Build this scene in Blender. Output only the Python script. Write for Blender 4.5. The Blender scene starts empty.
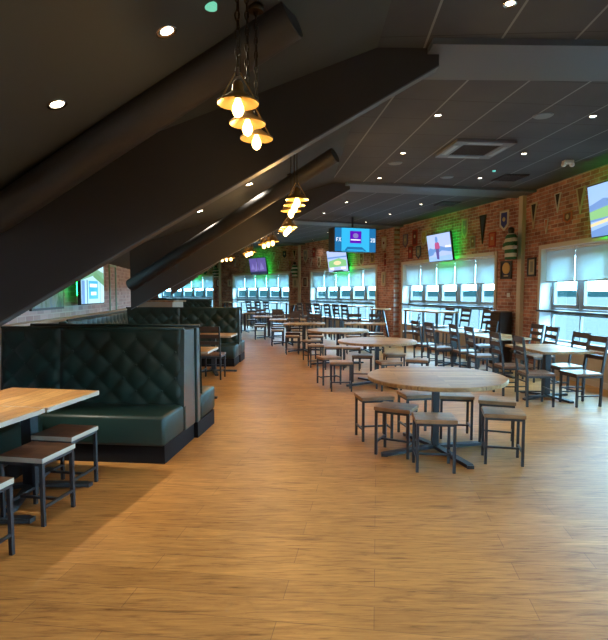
import bpy, bmesh, math, random
from mathutils import Vector, Matrix
R = math.radians
random.seed(7)
S = bpy.context.scene
COL = S.collection

# ------------------------------------------------------------------ camera, world, exposure
EYE, PITCH, FPX = 1.57, R(4.0), 520.0
PX0, PY0 = 304.0, 328.4
cam = bpy.data.objects.new('camera', bpy.data.cameras.new('camera'))
COL.objects.link(cam)
cam.location = (0, 0, EYE)
cam.rotation_euler = (R(90) - PITCH, 0, 0)
cam.data.sensor_fit = 'HORIZONTAL'
cam.data.sensor_width = 36
cam.data.lens = 36 * FPX / 608
cam.data.shift_y = 8.4 / 608
cam.data.clip_start = 0.05
cam.data.clip_end = 900
S.camera = cam

world = bpy.data.worlds.new('overcast_sky')
S.world = world
world.use_nodes = True
wb = world.node_tree.nodes['Background']
wb.inputs['Color'].default_value = (0.36, 0.72, 1.0, 1)
wb.inputs['Strength'].default_value = 23

S.view_settings.view_transform = 'Standard'
S.view_settings.look = 'None'
S.view_settings.exposure = 0.42
S.view_settings.gamma = 1
S.view_settings.use_curve_mapping = False

DOWN_W = 40        # ceiling downlights (spot watts)
BULB_W = 4.0       # filament bulbs

# ------------------------------------------------------------------ where the camera sees a known height
def ray(px, py):
    u = (px - PX0) / FPX
    v = -(py - PY0) / FPX
    return Vector((u, math.cos(PITCH) + v * math.sin(PITCH), -math.sin(PITCH) + v * math.cos(PITCH)))

def at(px, py, z):
    r = ray(px, py)
    t = (z - EYE) / r.z
    return Vector((r.x * t, r.y * t, z))

# ------------------------------------------------------------------ materials
def mat(name, col, rough=.6, metal=0, spec=.5, emit=None, es=0):
    m = bpy.data.materials.new(name)
    m.use_nodes = True
    b = m.node_tree.nodes['Principled BSDF']
    b.inputs['Base Color'].default_value = (*col, 1)
    b.inputs['Roughness'].default_value = rough
    b.inputs['Metallic'].default_value = metal
    b.inputs['Specular IOR Level'].default_value = spec
    if emit:
        b.inputs['Emission Color'].default_value = (*emit, 1)
        b.inputs['Emission Strength'].default_value = es
    return m

class NT:
    def __init__(s, m):
        s.t = m.node_tree
        s.b = s.t.nodes['Principled BSDF']
    def n(s, typ, **kw):
        x = s.t.nodes.new(typ)
        for k, v in kw.items():
            if k.startswith('i_'):
                key = k[2:]
                key = int(key) if key.isdigit() else key.replace('_', ' ')
                x.inputs[key].default_value = v
            else:
                setattr(x, k, v)
        return x
    def l(s, a, b):
        s.t.links.new(a, b)
    def ramp(s, fac, stops):
        r = s.n('ShaderNodeValToRGB')
        e = r.color_ramp.elements
        while len(e) < len(stops):
            e.new(.5)
        for q, (p, c) in zip(e, stops):
            q.position = p
            q.color = (*c, 1)
        s.l(fac, r.inputs['Fac'])
        return r.outputs['Color']
    def mix(s, fac, a, b, mode='MIX'):
        m = s.n('ShaderNodeMix', data_type='RGBA', blend_type=mode)
        for k, v in ((0, fac), (6, a), (7, b)):
            if hasattr(v, 'is_output'):
                s.l(v, m.inputs[k])
            elif isinstance(v, (int, float)):
                m.inputs[k].default_value = v
            else:
                m.inputs[k].default_value = (*v, 1)
        return m.outputs[2]
    def obj(s, scale=(1, 1, 1), rot=(0, 0, 0), loc=(0, 0, 0)):
        c = s.n('ShaderNodeTexCoord')
        mp = s.n('ShaderNodeMapping')
        mp.inputs['Scale'].default_value = scale
        mp.inputs['Rotation'].default_value = rot
        mp.inputs['Location'].default_value = loc
        s.l(c.outputs['Object'], mp.inputs['Vector'])
        return mp.outputs['Vector']
    def bump(s, h, strength=.3, dist=.01):
        b = s.n('ShaderNodeBump')
        b.inputs['Strength'].default_value = strength
        b.inputs['Distance'].default_value = dist
        s.l(h, b.inputs['Height'])
        s.l(b.outputs['Normal'], s.b.inputs['Normal'])

def brick_mat():
    m = mat('red_brick', (.3, .12, .07), .9)
    t = NT(m)
    v = t.obj(rot=(R(-90), 0, 0))           # x along the wall, z up
    b = t.n('ShaderNodeTexBrick')
    b.offset = .5
    for k, x in (('Scale', 1), ('Mortar Size', .007), ('Brick Width', .225), ('Row Height', .075), ('Mortar Smooth', .2), ('Bias', 0)):
        b.inputs[k].default_value = x
    b.inputs['Color1'].default_value = (.50, .215, .135, 1)
    b.inputs['Color2'].default_value = (.27, .10, .068, 1)
    b.inputs['Mortar'].default_value = (.48, .39, .34, 1)
    t.l(v, b.inputs['Vector'])
    n = t.n('ShaderNodeTexNoise', i_Scale=2.3, i_Detail=6.0, i_Roughness=.65)
    t.l(v, n.inputs['Vector'])
    wear = t.ramp(n.outputs['Fac'], [(.35, (.55, .45, .42)), (.55, (1, 1, 1)), (.75, (1.4, 1.25, 1.15))])
    c = t.mix(1.0, b.outputs['Color'], wear, 'MULTIPLY')
    n2 = t.n('ShaderNodeTexNoise', i_Scale=9.0, i_Detail=4.0)
    t.l(v, n2.inputs['Vector'])
    chalk = t.ramp(n2.outputs['Fac'], [(.56, (0, 0, 0)), (.72, (.55, .55, .55))])
    c = t.mix(chalk, c, (.42, .30, .24))
    t.l(c, t.b.inputs['Base Color'])
    t.bump(b.outputs['Fac'], .5, -.01)
    return m

def pale_brick_mat():
    m = mat('pale_washed_brick', (.4, .33, .3), .9)
    t = NT(m)
    v = t.obj(rot=(R(-90), 0, 0))
    b = t.n('ShaderNodeTexBrick')
    b.offset = .5
    for k, x in (('Scale', 1), ('Mortar Size', .008), ('Brick Width', .225), ('Row Height', .075)):
        b.inputs[k].default_value = x
    b.inputs['Color1'].default_value = (.62, .51, .49, 1)
    b.inputs['Color2'].default_value = (.42, .32, .31, 1)
    b.inputs['Mortar'].default_value = (.60, .55, .53, 1)
    t.l(v, b.inputs['Vector'])
    t.l(b.outputs['Color'], t.b.inputs['Base Color'])
    t.bump(b.outputs['Fac'], .4, -.01)
    return m

def floor_mat():
    m = mat('oak_vinyl_planks', (.45, .27, .12), .38)
    t = NT(m)
    v = t.obj(rot=(0, 0, R(8)))
    b = t.n('ShaderNodeTexBrick')
    b.offset = .37
    for k, x in (('Scale', 1), ('Mortar Size', .0016), ('Brick Width', 1.25), ('Row Height', .18), ('Bias', -.1)):
        b.inputs[k].default_value = x
    b.inputs['Color1'].default_value = (.51, .255, .070, 1)
    b.inputs['Color2'].default_value = (.43, .208, .054, 1)
    b.inputs['Mortar'].default_value = (.24, .115, .04, 1)
    t.l(v, b.inputs['Vector'])
    v2 = t.obj(scale=(2.2, 24, 1), rot=(0, 0, R(8)))
    g = t.n('ShaderNodeTexNoise', i_Scale=2.0, i_Detail=9.0, i_Roughness=.68, i_Distortion=.5)
    t.l(v2, g.inputs['Vector'])
    gr = t.ramp(g.outputs['Fac'], [(.30, (.42, .34, .27)), (.45, (.90, .87, .84)), (.55, (1.0, 1.0, 1.0)), (.72, (1.28, 1.28, 1.28))])
    c = t.mix(1.0, b.outputs['Color'], gr, 'MULTIPLY')
    n = t.n('ShaderNodeTexNoise', i_Scale=.9, i_Detail=4.0)
    t.l(v, n.inputs['Vector'])
    c = t.mix(1.0, c, t.ramp(n.outputs['Fac'], [(.3, (.88, .86, .84)), (.7, (1.1, 1.1, 1.1))]), 'MULTIPLY')
    k = t.n('ShaderNodeTexNoise', i_Scale=1.6, i_Detail=6.0, i_Roughness=.7, i_Distortion=1.2)
    t.l(t.obj(scale=(1.0, 6.5, 1), rot=(0, 0, R(8))), k.inputs['Vector'])
    c = t.mix(1.0, c, t.ramp(k.outputs['Fac'], [(.30, (.55, .47, .40)), (.42, (.92, .90, .88)), (.62, (1.08, 1.08, 1.08))]), 'MULTIPLY')
    t.l(c, t.b.inputs['Base Color'])
    rr = t.ramp(g.outputs['Fac'], [(.2, (.52, .52, .52)), (.8, (.38, .38, .38))])
    t.l(rr, t.b.inputs['Roughness'])
    t.bump(g.outputs['Fac'], .12, .003)
    return m

def wood_mat(name, c1, c2, plank=.14, axis=0, rough=.5, rough_grain=1.0):
    m = mat(name, c1, rough)
    t = NT(m)
    v = t.obj(rot=(0, 0, 0 if axis == 0 else R(90)))
    b = t.n('ShaderNodeTexBrick')
    b.offset = .5
    for k, x in (('Scale', 1), ('Mortar Size', .0018), ('Brick Width', .8), ('Row Height', plank), ('Bias', 0)):
        b.inputs[k].default_value = x
    b.inputs['Color1'].default_value = (*c1, 1)
    b.inputs['Color2'].default_value = (*c2, 1)
    b.inputs['Mortar'].default_value = (c2[0] * .35, c2[1] * .35, c2[2] * .35, 1)
    t.l(v, b.inputs['Vector'])
    v2 = t.obj(scale=((2.5, 26, 8) if axis == 0 else (26, 2.5, 8)))
    g = t.n('ShaderNodeTexNoise', i_Scale=1.6, i_Detail=8.0, i_Roughness=.62, i_Distortion=.9)
    t.l(v2, g.inputs['Vector'])
    lo = 1 - .5 * rough_grain
    gr = t.ramp(g.outputs['Fac'], [(.3, (lo, lo * .92, lo * .85)), (.55, (1, 1, 1)), (.75, (1.18, 1.18, 1.18))])
    t.l(t.mix(1.0, b.outputs['Color'], gr, 'MULTIPLY'), t.b.inputs['Base Color'])
    t.bump(g.outputs['Fac'], .2, .003)
    return m

def tile_mat():
    m = mat('grey_ceiling_tile', (.05, .052, .055), .85)
    t = NT(m)
    v = t.obj()
    sx = t.n('ShaderNodeSeparateXYZ')
    t.l(v, sx.inputs[0])
    def line(sock, w):
        a = t.n('ShaderNodeMath', operation='MULTIPLY', i_1=1 / .6)
        t.l(sock, a.inputs[0])
        f = t.n('ShaderNodeMath', operation='FRACT')
        t.l(a.outputs[0], f.inputs[0])
        g = t.n('ShaderNodeMath', operation='LESS_THAN', i_1=w)
        t.l(f.outputs[0], g.inputs[0])
        return g.outputs[0]
    n = t.n('ShaderNodeTexNoise', i_Scale=1.2, i_Detail=3.0)
    t.l(v, n.inputs['Vector'])
    base = t.ramp(n.outputs['Fac'], [(.3, (.050, .055, .062)), (.7, (.068, .074, .083))])
    c = t.mix(line(sx.outputs['X'], .02), base, (.030, .030, .032))
    c = t.mix(line(sx.outputs['Y'], .032), c, (.20, .21, .22))
    t.l(c, t.b.inputs['Base Color'])
    n2 = t.n('ShaderNodeTexNoise', i_Scale=180.0, i_Detail=2.0)
    t.l(v, n2.inputs['Vector'])
    t.bump(n2.outputs['Fac'], .25, .002)
    return m

def leather_mat():
    m = mat('dark_green_leather', (.010, .030, .022), .42, spec=.5)
    t = NT(m)
    n = t.n('ShaderNodeTexNoise', i_Scale=160.0, i_Detail=3.0)
    t.l(t.obj(), n.inputs['Vector'])
    t.bump(n.outputs['Fac'], .12, .002)
    n2 = t.n('ShaderNodeTexNoise', i_Scale=3.0, i_Detail=2.0)
    t.l(t.obj(), n2.inputs['Vector'])
    t.l(t.ramp(n2.outputs['Fac'], [(.3, (.009, .026, .020)), (.7, (.013, .036, .028))]), t.b.inputs['Base Color'])
    return m

def glass_mat():
    m = bpy.data.materials.new('window_glass')
    m.use_nodes = True
    t = m.node_tree
    t.nodes.clear()
    o = t.nodes.new('ShaderNodeOutputMaterial')
    mx = t.nodes.new('ShaderNodeMixShader')
    tr = t.nodes.new('ShaderNodeBsdfTransparent')
    tr.inputs['Color'].default_value = (.86, .96, .98, 1)
    gl = t.nodes.new('ShaderNodeBsdfGlossy')
    gl.inputs['Roughness'].default_value = .02
    fr = t.nodes.new('ShaderNodeLayerWeight')
    pw = t.nodes.new('ShaderNodeMath')
    pw.operation = 'POWER'
    pw.inputs[1].default_value = 5
    ad = t.nodes.new('ShaderNodeMath')
    ad.operation = 'MULTIPLY_ADD'
    ad.inputs[1].default_value = .8
    ad.inputs[2].default_value = .05
    t.links.new(fr.outputs['Facing'], pw.inputs[0])
    t.links.new(pw.outputs[0], ad.inputs[0])
    t.links.new(ad.outputs[0], mx.inputs[0])
    t.links.new(tr.outputs[0], mx.inputs[1])
    t.links.new(gl.outputs[0], mx.inputs[2])
    t.links.new(mx.outputs[0], o.inputs[0])
    return m

def blind_mat():
    m = bpy.data.materials.new('pale_blind_fabric')
    m.use_nodes = True
    t = m.node_tree
    t.nodes.clear()
    o = t.nodes.new('ShaderNodeOutputMaterial')
    mx = t.nodes.new('ShaderNodeMixShader')
    mx.inputs[0].default_value = .36
    d = t.nodes.new('ShaderNodeBsdfDiffuse')
    d.inputs['Color'].default_value = (.60, .72, .74, 1)
    tr = t.nodes.new('ShaderNodeBsdfTranslucent')
    tr.inputs['Color'].default_value = (.72, .80, .80, 1)
    t.links.new(d.outputs[0], mx.inputs[1])
    t.links.new(tr.outputs[0], mx.inputs[2])
    t.links.new(mx.outputs[0], o.inputs[0])
    return m

def stripes_mat(name, c1, c2, period, duty=.5, axis='Z'):
    m = mat(name, c1, .85)
    t = NT(m)
    s = t.n('ShaderNodeSeparateXYZ')
    t.l(t.obj(), s.inputs[0])
    a = t.n('ShaderNodeMath', operation='MULTIPLY', i_1=1 / period)
    t.l(s.outputs[axis], a.inputs[0])
    f = t.n('ShaderNodeMath', operation='FRACT')
    t.l(a.outputs[0], f.inputs[0])
    g = t.n('ShaderNodeMath', operation='LESS_THAN', i_1=duty)
    t.l(f.outputs[0], g.inputs[0])
    t.l(t.mix(g.outputs[0], c1, c2), t.b.inputs['Base Color'])
    return m

def noise_picture(name, stops, scale=4.0, es=0, stretch=(1, 1, 1)):
    m = mat(name, (.1, .1, .1), .5)
    t = NT(m)
    n = t.n('ShaderNodeTexNoise', i_Scale=scale, i_Detail=5.0, i_Roughness=.6)
    t.l(t.obj(scale=stretch), n.inputs['Vector'])
    c = t.ramp(n.outputs['Fac'], stops)
    if es:
        t.b.inputs['Base Color'].default_value = (0, 0, 0, 1)
        t.l(c, t.b.inputs['Emission Color'])
        t.b.inputs['Emission Strength'].default_value = es
    else:
        t.l(c, t.b.inputs['Base Color'])
    return m

def glow(name, col, s=1.0):
    return mat(name, (0, 0, 0), .3, emit=col, es=s)

M = dict(
    brick=brick_mat(), pale_brick=pale_brick_mat(), floor=floor_mat(), tile=tile_mat(), leather=leather_mat(), leather_smooth=mat('smooth_green_leather', (.012, .036, .028), .28, spec=.7), glass=glass_mat(), blind=blind_mat(),
    soffit=mat('dark_grey_plaster', (.054, .061, .061), .75),
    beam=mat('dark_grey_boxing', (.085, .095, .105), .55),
    beam_shaded=mat('shaded_boxing', (.026, .0245, .0245), .62),  # boxing paint darkened for the shade on the raking beam's face
    duct=mat('satin_black_pipe', (.032, .031, .031), .55),
    trim=mat('beige_painted_wood', (.52, .42, .31), .5),
    dado=mat('beige_wall_panel', (.46, .37, .27), .6),
    reveal=mat('white_reveal_paint', (.72, .75, .76), .6),
    alu=mat('grey_blue_window_frame', (.27, .32, .345), .5),
    shelf=mat('dark_bar_shelf', (.030, .028, .028), .35),
    steel=mat('black_steel', (.030, .034, .040), .42, spec=.5),
    plinth=mat('black_plinth', (.006, .006, .007), .6, spec=.2),
    table=wood_mat('round_top_oak', (.58, .37, .165), (.33, .19, .08), .12, 0, .40),
    table_sq=wood_mat('honey_oak_boards', (.52, .30, .105), (.33, .165, .055), .11, 1, .4),
    edge=mat('pale_side_edge', (.50, .44, .36), .7),  # side faces paler than the top
    seat=wood_mat('stool_seat_oak', (.52, .29, .12), (.30, .16, .075), .10, 0, .42),
    seat_dark=wood_mat('dark_stool_seat', (.16, .075, .034), (.10, .047, .023), .10, 0, .55),
    chairwood=wood_mat('chair_brown_wood', (.24, .13, .07), (.17, .09, .05), .2, 0, .36, .6),
    slat=wood_mat('dark_slat_wood', (.085, .048, .032), (.06, .036, .026), .2, 0, .4, .6),
    black=mat('black_plastic', (.012, .012, .013), .35),
    cable=mat('dark_metal_chain', (.05, .038, .022), .4, .8),
    brass=mat('aged_brass', (.42, .27, .10), .4, .7),
    white=mat('white_plastic', (.6, .6, .58), .5),
    greyplast=mat('grey_grille_metal', (.13, .145, .16), .5),
    vent=mat('black_vent', (.012, .012, .013), .7),
    lamp=glow('downlight_glow', (1, .86, .62), 14),
    bulb=glow('filament_bulb_glow', (1, .62, .18), 9),
    green_led=glow('green_led', (.01, 1, .10), 20),
    exterior=mat('wet_asphalt_ground', (.050, .046, .044), .9, spec=0),
    hill=mat('distant_teal_treeline', (.010, .022, .022), 1, spec=0),
    chrome=mat('chrome', (.6, .6, .6), .2, 1),
)

M['leather_smooth'].node_tree.nodes['Principled BSDF'].inputs['Coat Weight'].default_value = 1
M['leather_smooth'].node_tree.nodes['Principled BSDF'].inputs['Coat Roughness'].default_value = .2

# ------------------------------------------------------------------ mesh helpers
class MB:
    """collects pieces of ONE mesh object"""
    def __init__(s):
        s.bm = bmesh.new()
    def box(s, lo, hi, mi=0, mtx=None, bevel=0):
        x0, y0, z0 = lo
        x1, y1, z1 = hi
        vs = [s.bm.verts.new(Vector(p)) for p in ((x0, y0, z0), (x1, y0, z0), (x1, y1, z0), (x0, y1, z0), (x0, y0, z1), (x1, y0, z1), (x1, y1, z1), (x0, y1, z1))]
        fs = [s.bm.faces.new([vs[i] for i in q]) for q in ((0, 3, 2, 1), (4, 5, 6, 7), (0, 1, 5, 4), (1, 2, 6, 5), (2, 3, 7, 6), (3, 0, 4, 7))]
        for f in fs:
            f.material_index = mi
        if bevel:
            es = list({e for f in fs for e in f.edges})
            r = bmesh.ops.bevel(s.bm, geom=es, offset=bevel, segments=2, affect='EDGES', profile=.5)
            vs = list({v for f in r['faces'] for v in f.verts} | {v for v in vs if v.is_valid})
            for f in {f for v in vs for f in v.link_faces}:
                f.material_index = mi
        if mtx:
            for v in vs:
                v.co = mtx @ v.co
        return vs
    def bar(s, a, b, w, h=None, up=(0, 0, 1), mi=0):
        """square bar from a to b, w wide and h deep"""
        a, b = Vector(a), Vector(b)
        h = h or w
        d = (b - a).normalized()
        up = Vector(up)
        if abs(d.dot(up)) > .98:
            up = Vector((0, 1, 0))
        x = d.cross(up).normalized()
        y = x.cross(d).normalized()
        vs = []
        for p in (a, b):
            for sx, sy in ((-1, -1), (1, -1), (1, 1), (-1, 1)):
                vs.append(s.bm.verts.new(p + x * sx * w / 2 + y * sy * h / 2))
        for q in ((0, 3, 2, 1), (4, 5, 6, 7), (0, 1, 5, 4), (1, 2, 6, 5), (2, 3, 7, 6), (3, 0, 4, 7)):
            s.bm.faces.new([vs[i] for i in q]).material_index = mi
    def lathe(s, prof, seg=24, c=(0, 0, 0), mi=0, smooth=True, cap=True):
        c = Vector(c)
        rings = []
        for r, z in prof:
            rings.append([s.bm.verts.new(c + Vector((r * math.cos(2 * math.pi * k / seg), r * math.sin(2 * math.pi * k / seg), z))) for k in range(seg)])
        for a, b in zip(rings, rings[1:]):
            for k in range(seg):
                f = s.bm.faces.new((a[k], a[(k + 1) % seg], b[(k + 1) % seg], b[k]))
                f.smooth = smooth
                f.material_index = mi
        if cap:
            for ring, fl in ((rings[0], True), (rings[-1], False)):
                f = s.bm.faces.new(list(reversed(ring)) if fl else ring)
                f.material_index = mi
    def tube(s, pts, r, seg=10, mi=0):
        pts = [Vector(p) for p in pts]
        prev = None
        for i, p in enumerate(pts):
            d = (pts[min(i + 1, len(pts) - 1)] - pts[max(i - 1, 0)]).normalized()
            u = Vector((0, 0, 1)) if abs(d.z) < .95 else Vector((1, 0, 0))
            x = d.cross(u).normalized()
            y = x.cross(d)
            ring = [s.bm.verts.new(p + x * r * math.cos(2 * math.pi * k / seg) + y * r * math.sin(2 * math.pi * k / seg)) for k in range(seg)]
            if prev:
                for k in range(seg):
                    f = s.bm.faces.new((prev[k], prev[(k + 1) % seg], ring[(k + 1) % seg], ring[k]))
                    f.smooth = True
                    f.material_index = mi
            else:
                s.bm.faces.new(list(reversed(ring))).material_index = mi
            prev = ring
        s.bm.faces.new(prev).material_index = mi
    def prism(s, poly, a, b, mi=0):
        """poly of 3D points extruded by the vector b (a ignored offset)"""
        a, b = Vector(a), Vector(b)
        p0 = [s.bm.verts.new(Vector(p) + a) for p in poly]
        p1 = [s.bm.verts.new(Vector(p) + b) for p in poly]
        n = len(poly)
        s.bm.faces.new(list(reversed(p0))).material_index = mi
        s.bm.faces.new(p1).material_index = mi
        for k in range(n):
            s.bm.faces.new((p0[k], p0[(k + 1) % n], p1[(k + 1) % n], p1[k])).material_index = mi
    def poly(s, pts, mi=0):
        f = s.bm.faces.new([s.bm.verts.new(Vector(p)) for p in pts])
        f.material_index = mi
        return f
    def build(s, name, mats, parent=None, mtx=None):
        bmesh.ops.recalc_face_normals(s.bm, faces=s.bm.faces)
        me = bpy.data.meshes.new(name)
        s.bm.to_mesh(me)
        s.bm.free()
        if not isinstance(mats, (list, tuple)):
            mats = [mats]
        for m in mats:
            me.materials.append(M[m] if isinstance(m, str) else m)
        o = bpy.data.objects.new(name, me)
        COL.objects.link(o)
        if parent:
            o.parent = parent
        if mtx is not None:
            o.matrix_world = mtx
        return o

def tag(o, label, cat, group=None):
    o['label'] = label
    o['category'] = cat
    if group:
        o['group'] = group
    return o

def thing(name, label, cat, loc=(0, 0, 0), rz=0, group=None, mtx=None):
    o = bpy.data.objects.new(name, None)
    o.empty_display_size = .1
    COL.objects.link(o)
    if mtx is not None:
        o.matrix_world = mtx
    else:
        o.location = loc
        o.rotation_euler = (0, 0, rz)
    return tag(o, label, cat, group)

def struct(o):
    o['kind'] = 'structure'
    return o

def dup(root, loc, rz, label, group=None, mtx=None):
    r = root.copy()
    COL.objects.link(r)
    if mtx is not None:
        r.matrix_world = mtx
    else:
        r.location = loc
        r.rotation_euler = (0, 0, rz)
    r['label'] = label
    if group:
        r['group'] = group
    for ch in list(root.children):
        c = ch.copy()
        COL.objects.link(c)
        c.parent = r
        for g in list(ch.children):
            d = g.copy()
            COL.objects.link(d)
            d.parent = c
    return r

# ------------------------------------------------------------------ plan of the room (metres, camera at the origin)
K = 1.06
CEIL = EYE + 1.93 * K
FAC = [Vector((x * K, y * K)) for x, y in ((4.5, -3.5), (4.95, 4.62), (4.35, 10.4), (2.75, 15.6), (-.15, 21.2), (-4.1, 25.7), (-9, 29.1))]
TIL = [Vector((x * K, y * K)) for x, y in ((.58, -3.5), (.58, 4.3), (.5, 9.61), (-.89, 14.1), (-3.4, 19.0), (-6.7, 22.8), (-9.6, 25.2))]
WAL = [Vector((x * K, y * K)) for x, y in ((-2.75, -3.5), (-3.08, 4.3), (-3.5, 8.9), (-4.1, 12.35), (-5.9, 16.3), (-9.2, 20.2), (-12.5, 22.8))]
SOFLOW = 2.13

def facet(i, P=FAC):
    """frame of facade facet i: x along it, y into the room, z up"""
    a, b = P[i], P[i + 1]
    d = (b - a).normalized()
    m = Matrix(((d.x, -d.y, 0, a.x), (d.y, d.x, 0, a.y), (0, 0, 1, 0), (0, 0, 0, 1)))
    return m, (b - a).length

def onwall(i, px, py, P=FAC):
    a, b = P[i], P[i + 1]
    d = (b - a).normalized()
    r = ray(px, py)
    det = r.x * (-d.y) - (-d.x) * r.y
    t = (a.x * (-d.y) - (-d.x) * a.y) / det
    s = (r.x * a.y - r.y * a.x) / det
    return s, EYE + t * r.z

def flat(v, z):
    return Vector((v.x, v.y, z))

# ------------------------------------------------------------------ floor, ceiling, soffit
FLOORPLAN = FAC + list(reversed(WAL))
mb = MB()
mb.poly([flat(p, 0) for p in FLOORPLAN])
struct(mb.build('floor', 'floor'))

for i in range(len(FAC) - 1):
    m, L = facet(i)
    inv = m.inverted()
    mb = MB()
    mb.poly([inv @ flat(p, CEIL) for p in (FAC[i], FAC[i + 1], TIL[i + 1], TIL[i])])
    o = struct(mb.build('ceiling', 'tile', mtx=m))
mb = MB()
N = 8
for i in range(len(TIL) - 1):
    for k in range(N):
        a, b = k / N, (k + 1) / N
        t0, t1 = TIL[i].lerp(TIL[i + 1], a), TIL[i].lerp(TIL[i + 1], b)
        w0, w1 = WAL[i].lerp(WAL[i + 1], a), WAL[i].lerp(WAL[i + 1], b)
        mb.poly([flat(t0, CEIL), flat(t1, CEIL), flat(w1, SOFLOW), flat(w0, SOFLOW)])
struct(mb.build('ceiling_slope', 'soffit'))
mb = MB()
mb.prism([flat(p, CEIL + .3) for p in FLOORPLAN], (0, 0, 0), (0, 0, .1))
struct(mb.build('roof', 'soffit'))

def sofz(x, y):
    """height of the sloping ceiling over (x, y)"""
    p = Vector((x, y))
    best = None
    for i in range(len(TIL) - 1):
        for k in range(20):
            a = k / 20
            t, w = TIL[i].lerp(TIL[i + 1], a), WAL[i].lerp(WAL[i + 1], a)
            d = (w - t)
            f = max(0, min(1, (p - t).dot(d) / d.length_squared))
            q = t + d * f
            e = (q - p).length
            if best is None or e < best[0]:
                best = (e, CEIL + (SOFLOW - CEIL) * f)
    return best[1]

# ------------------------------------------------------------------ facade walls with their windows
WIN_TOP, WIN_SILL, SHELF_Z = 2.41, .58, 1.20
windows = {0: (1.2, 7.2, 8), 1: (onwall(1, 541, 280)[0] - 4.6, onwall(1, 541, 280)[0], 5), 2: (onwall(2, 495, 280)[0], onwall(2, 403, 280)[0], 5), 3: (onwall(3, 376, 280)[0], onwall(3, 311, 280)[0], 5),
           4: (onwall(4, 289, 280)[0], onwall(4, 233, 280)[0], 5), 5: (onwall(5, 213, 280)[0], 4.9, 5)}
TH, RV = .32, .24
FACEWORD = {0: 'nearest', 1: 'near', 2: 'middle', 3: 'far', 4: 'farther', 5: 'farthest'}
for i, (s0, s1, n) in windows.items():
    m, L = facet(i)
    mb = MB()
    mb.box((-.02, -TH, 0), (s0, 0, CEIL + .3))
    mb.box((s1, -TH, 0), (L + .02, 0, CEIL + .3))
    mb.box((s0, -TH, 0), (s1, 0, WIN_SILL))
    mb.box((s0, -TH, WIN_TOP), (s1, 0, CEIL + .3))
    struct(mb.build('wall_right' if i < 3 else 'wall_back', 'brick', mtx=m))
    # beige dado panel under the window with its skirting
    mb = MB()
    mb.box((s0 - .02, 0, .10), (s1 + .02, .018, WIN_SILL - .02))
    struct(mb.build('wall_panel', 'dado', mtx=m))
    mb = MB()
    mb.box((0, 0, 0), (L, .03, .10))
    struct(mb.build('baseboard_right' if i < 3 else 'baseboard_back', 'trim', mtx=m))
    # window: frame, panes, sill, lining, architrave
    w = MB()
    y0, y1 = -RV - .05, -RV
    w.box((s0, y0, WIN_SILL), (s1, y1, WIN_SILL + .07))
    w.box((s0, y0, WIN_TOP - .07), (s1, y1, WIN_TOP))
    w.box((s0, y0 + .002, SHELF_Z - .07), (s1, y1 + .01, SHELF_Z + .05))
    pw = (s1 - s0) / n
    for k in range(n + 1):
        x = min(max(s0 + k * pw, s0 + .035), s1 - .035)
        w.box((x - .035, y0 + .004, SHELF_Z), (x + .035, y1 + .015, WIN_TOP - .05))
        w.box((x - .018, y0 + .006, WIN_SILL), (x + .018, y1 + .004, SHELF_Z))
    for k in range(n):   # opening sashes above the transom
        a, b = s0 + k * pw + .05, s0 + (k + 1) * pw - .05
        for q in ((a, SHELF_Z + .06, b, SHELF_Z + .13), (a, WIN_TOP - .16, b, WIN_TOP - .09), (a, SHELF_Z + .06, a + .06, WIN_TOP - .09), (b - .06, SHELF_Z + .06, b, WIN_TOP - .09)):
            w.box((q[0], y0 + .01, q[1]), (q[2], y1 + .022, q[3]))
    win = struct(w.build('window_%d' % (i + 1), 'alu', mtx=m))
    g = MB()
    g.poly([(s0, y0 + .02, WIN_SILL), (s1, y0 + .02, WIN_SILL), (s1, y0 + .02, WIN_TOP), (s0, y0 + .02, WIN_TOP)])
    g.build('glass', 'glass', win)
    rv = MB()
    rv.box((s0, -RV, WIN_SILL), (s0 + .012, .012, WIN_TOP))
    rv.box((s1 - .012, -RV, WIN_SILL), (s1, .012, WIN_TOP))
    rv.box((s0, -RV, WIN_TOP - .012), (s1, .012, WIN_TOP))
    rv.build('lining', 'reveal', win)
    sl = MB()
    sl.box((s0 + .012, -RV, WIN_SILL), (s1 - .012, .03, WIN_SILL + .025))
    sl.build('sill', 'reveal', win)
    ar = MB()
    aw = .075
    ar.box((s0 - aw, 0, .0), (s0, .025, WIN_TOP + aw))
    ar.box((s1, 0, .0), (s1 + aw, .025, WIN_TOP + aw))
    ar.box((s0, 0, WIN_TOP), (s1, .04, WIN_TOP + aw))
    ar.build('architrave', 'trim', win)
    if i == 0:
        continue
    # dark drinks shelf across the window
    mb = MB()
    mb.box((s0 + .014, -RV + .03, SHELF_Z - .01), (s1 - .014, .10, SHELF_Z + .025), bevel=.004)
    wn = {1: 'window nearest the camera', 2: 'window under the standing figure screen', 3: 'window behind the hanging screen', 4: 'window under the purple screen', 5: 'window past the sloping beam'}[i]
    tag(mb.build('bar_shelf', 'shelf', mtx=m), 'long dark drinks shelf across the ' + wn, 'shelf', 'drinks shelves across the windows')
    bw = pw - .018
    for k in range(n):
        if i == 1 and k < 1:
            continue
        a = s0 + k * pw + .009
        ordn = ['first', 'second', 'third', 'fourth', 'fifth'][n - 1 - k]
        t = thing('roller_blind', '%s pale roller blind from the far end of the %s' % (ordn, wn), 'blind', group='pale roller blinds', mtx=m @ Matrix.Translation((a + bw / 2, -.10, WIN_TOP - .03)))
        q = MB()
        q.box((-bw / 2, -.002, -.60), (bw / 2, .002, 0))
        q.build('fabric', 'blind', t)
        q = MB()
        q.tube([(-bw / 2, 0, 0), (bw / 2, 0, 0)], .022)
        q.build('roller', 'reveal', t)
        q = MB()
        q.box((-bw / 2, -.008, -.625), (bw / 2, .008, -.60))
        q.build('bottom_rail', 'alu', t)

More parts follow.
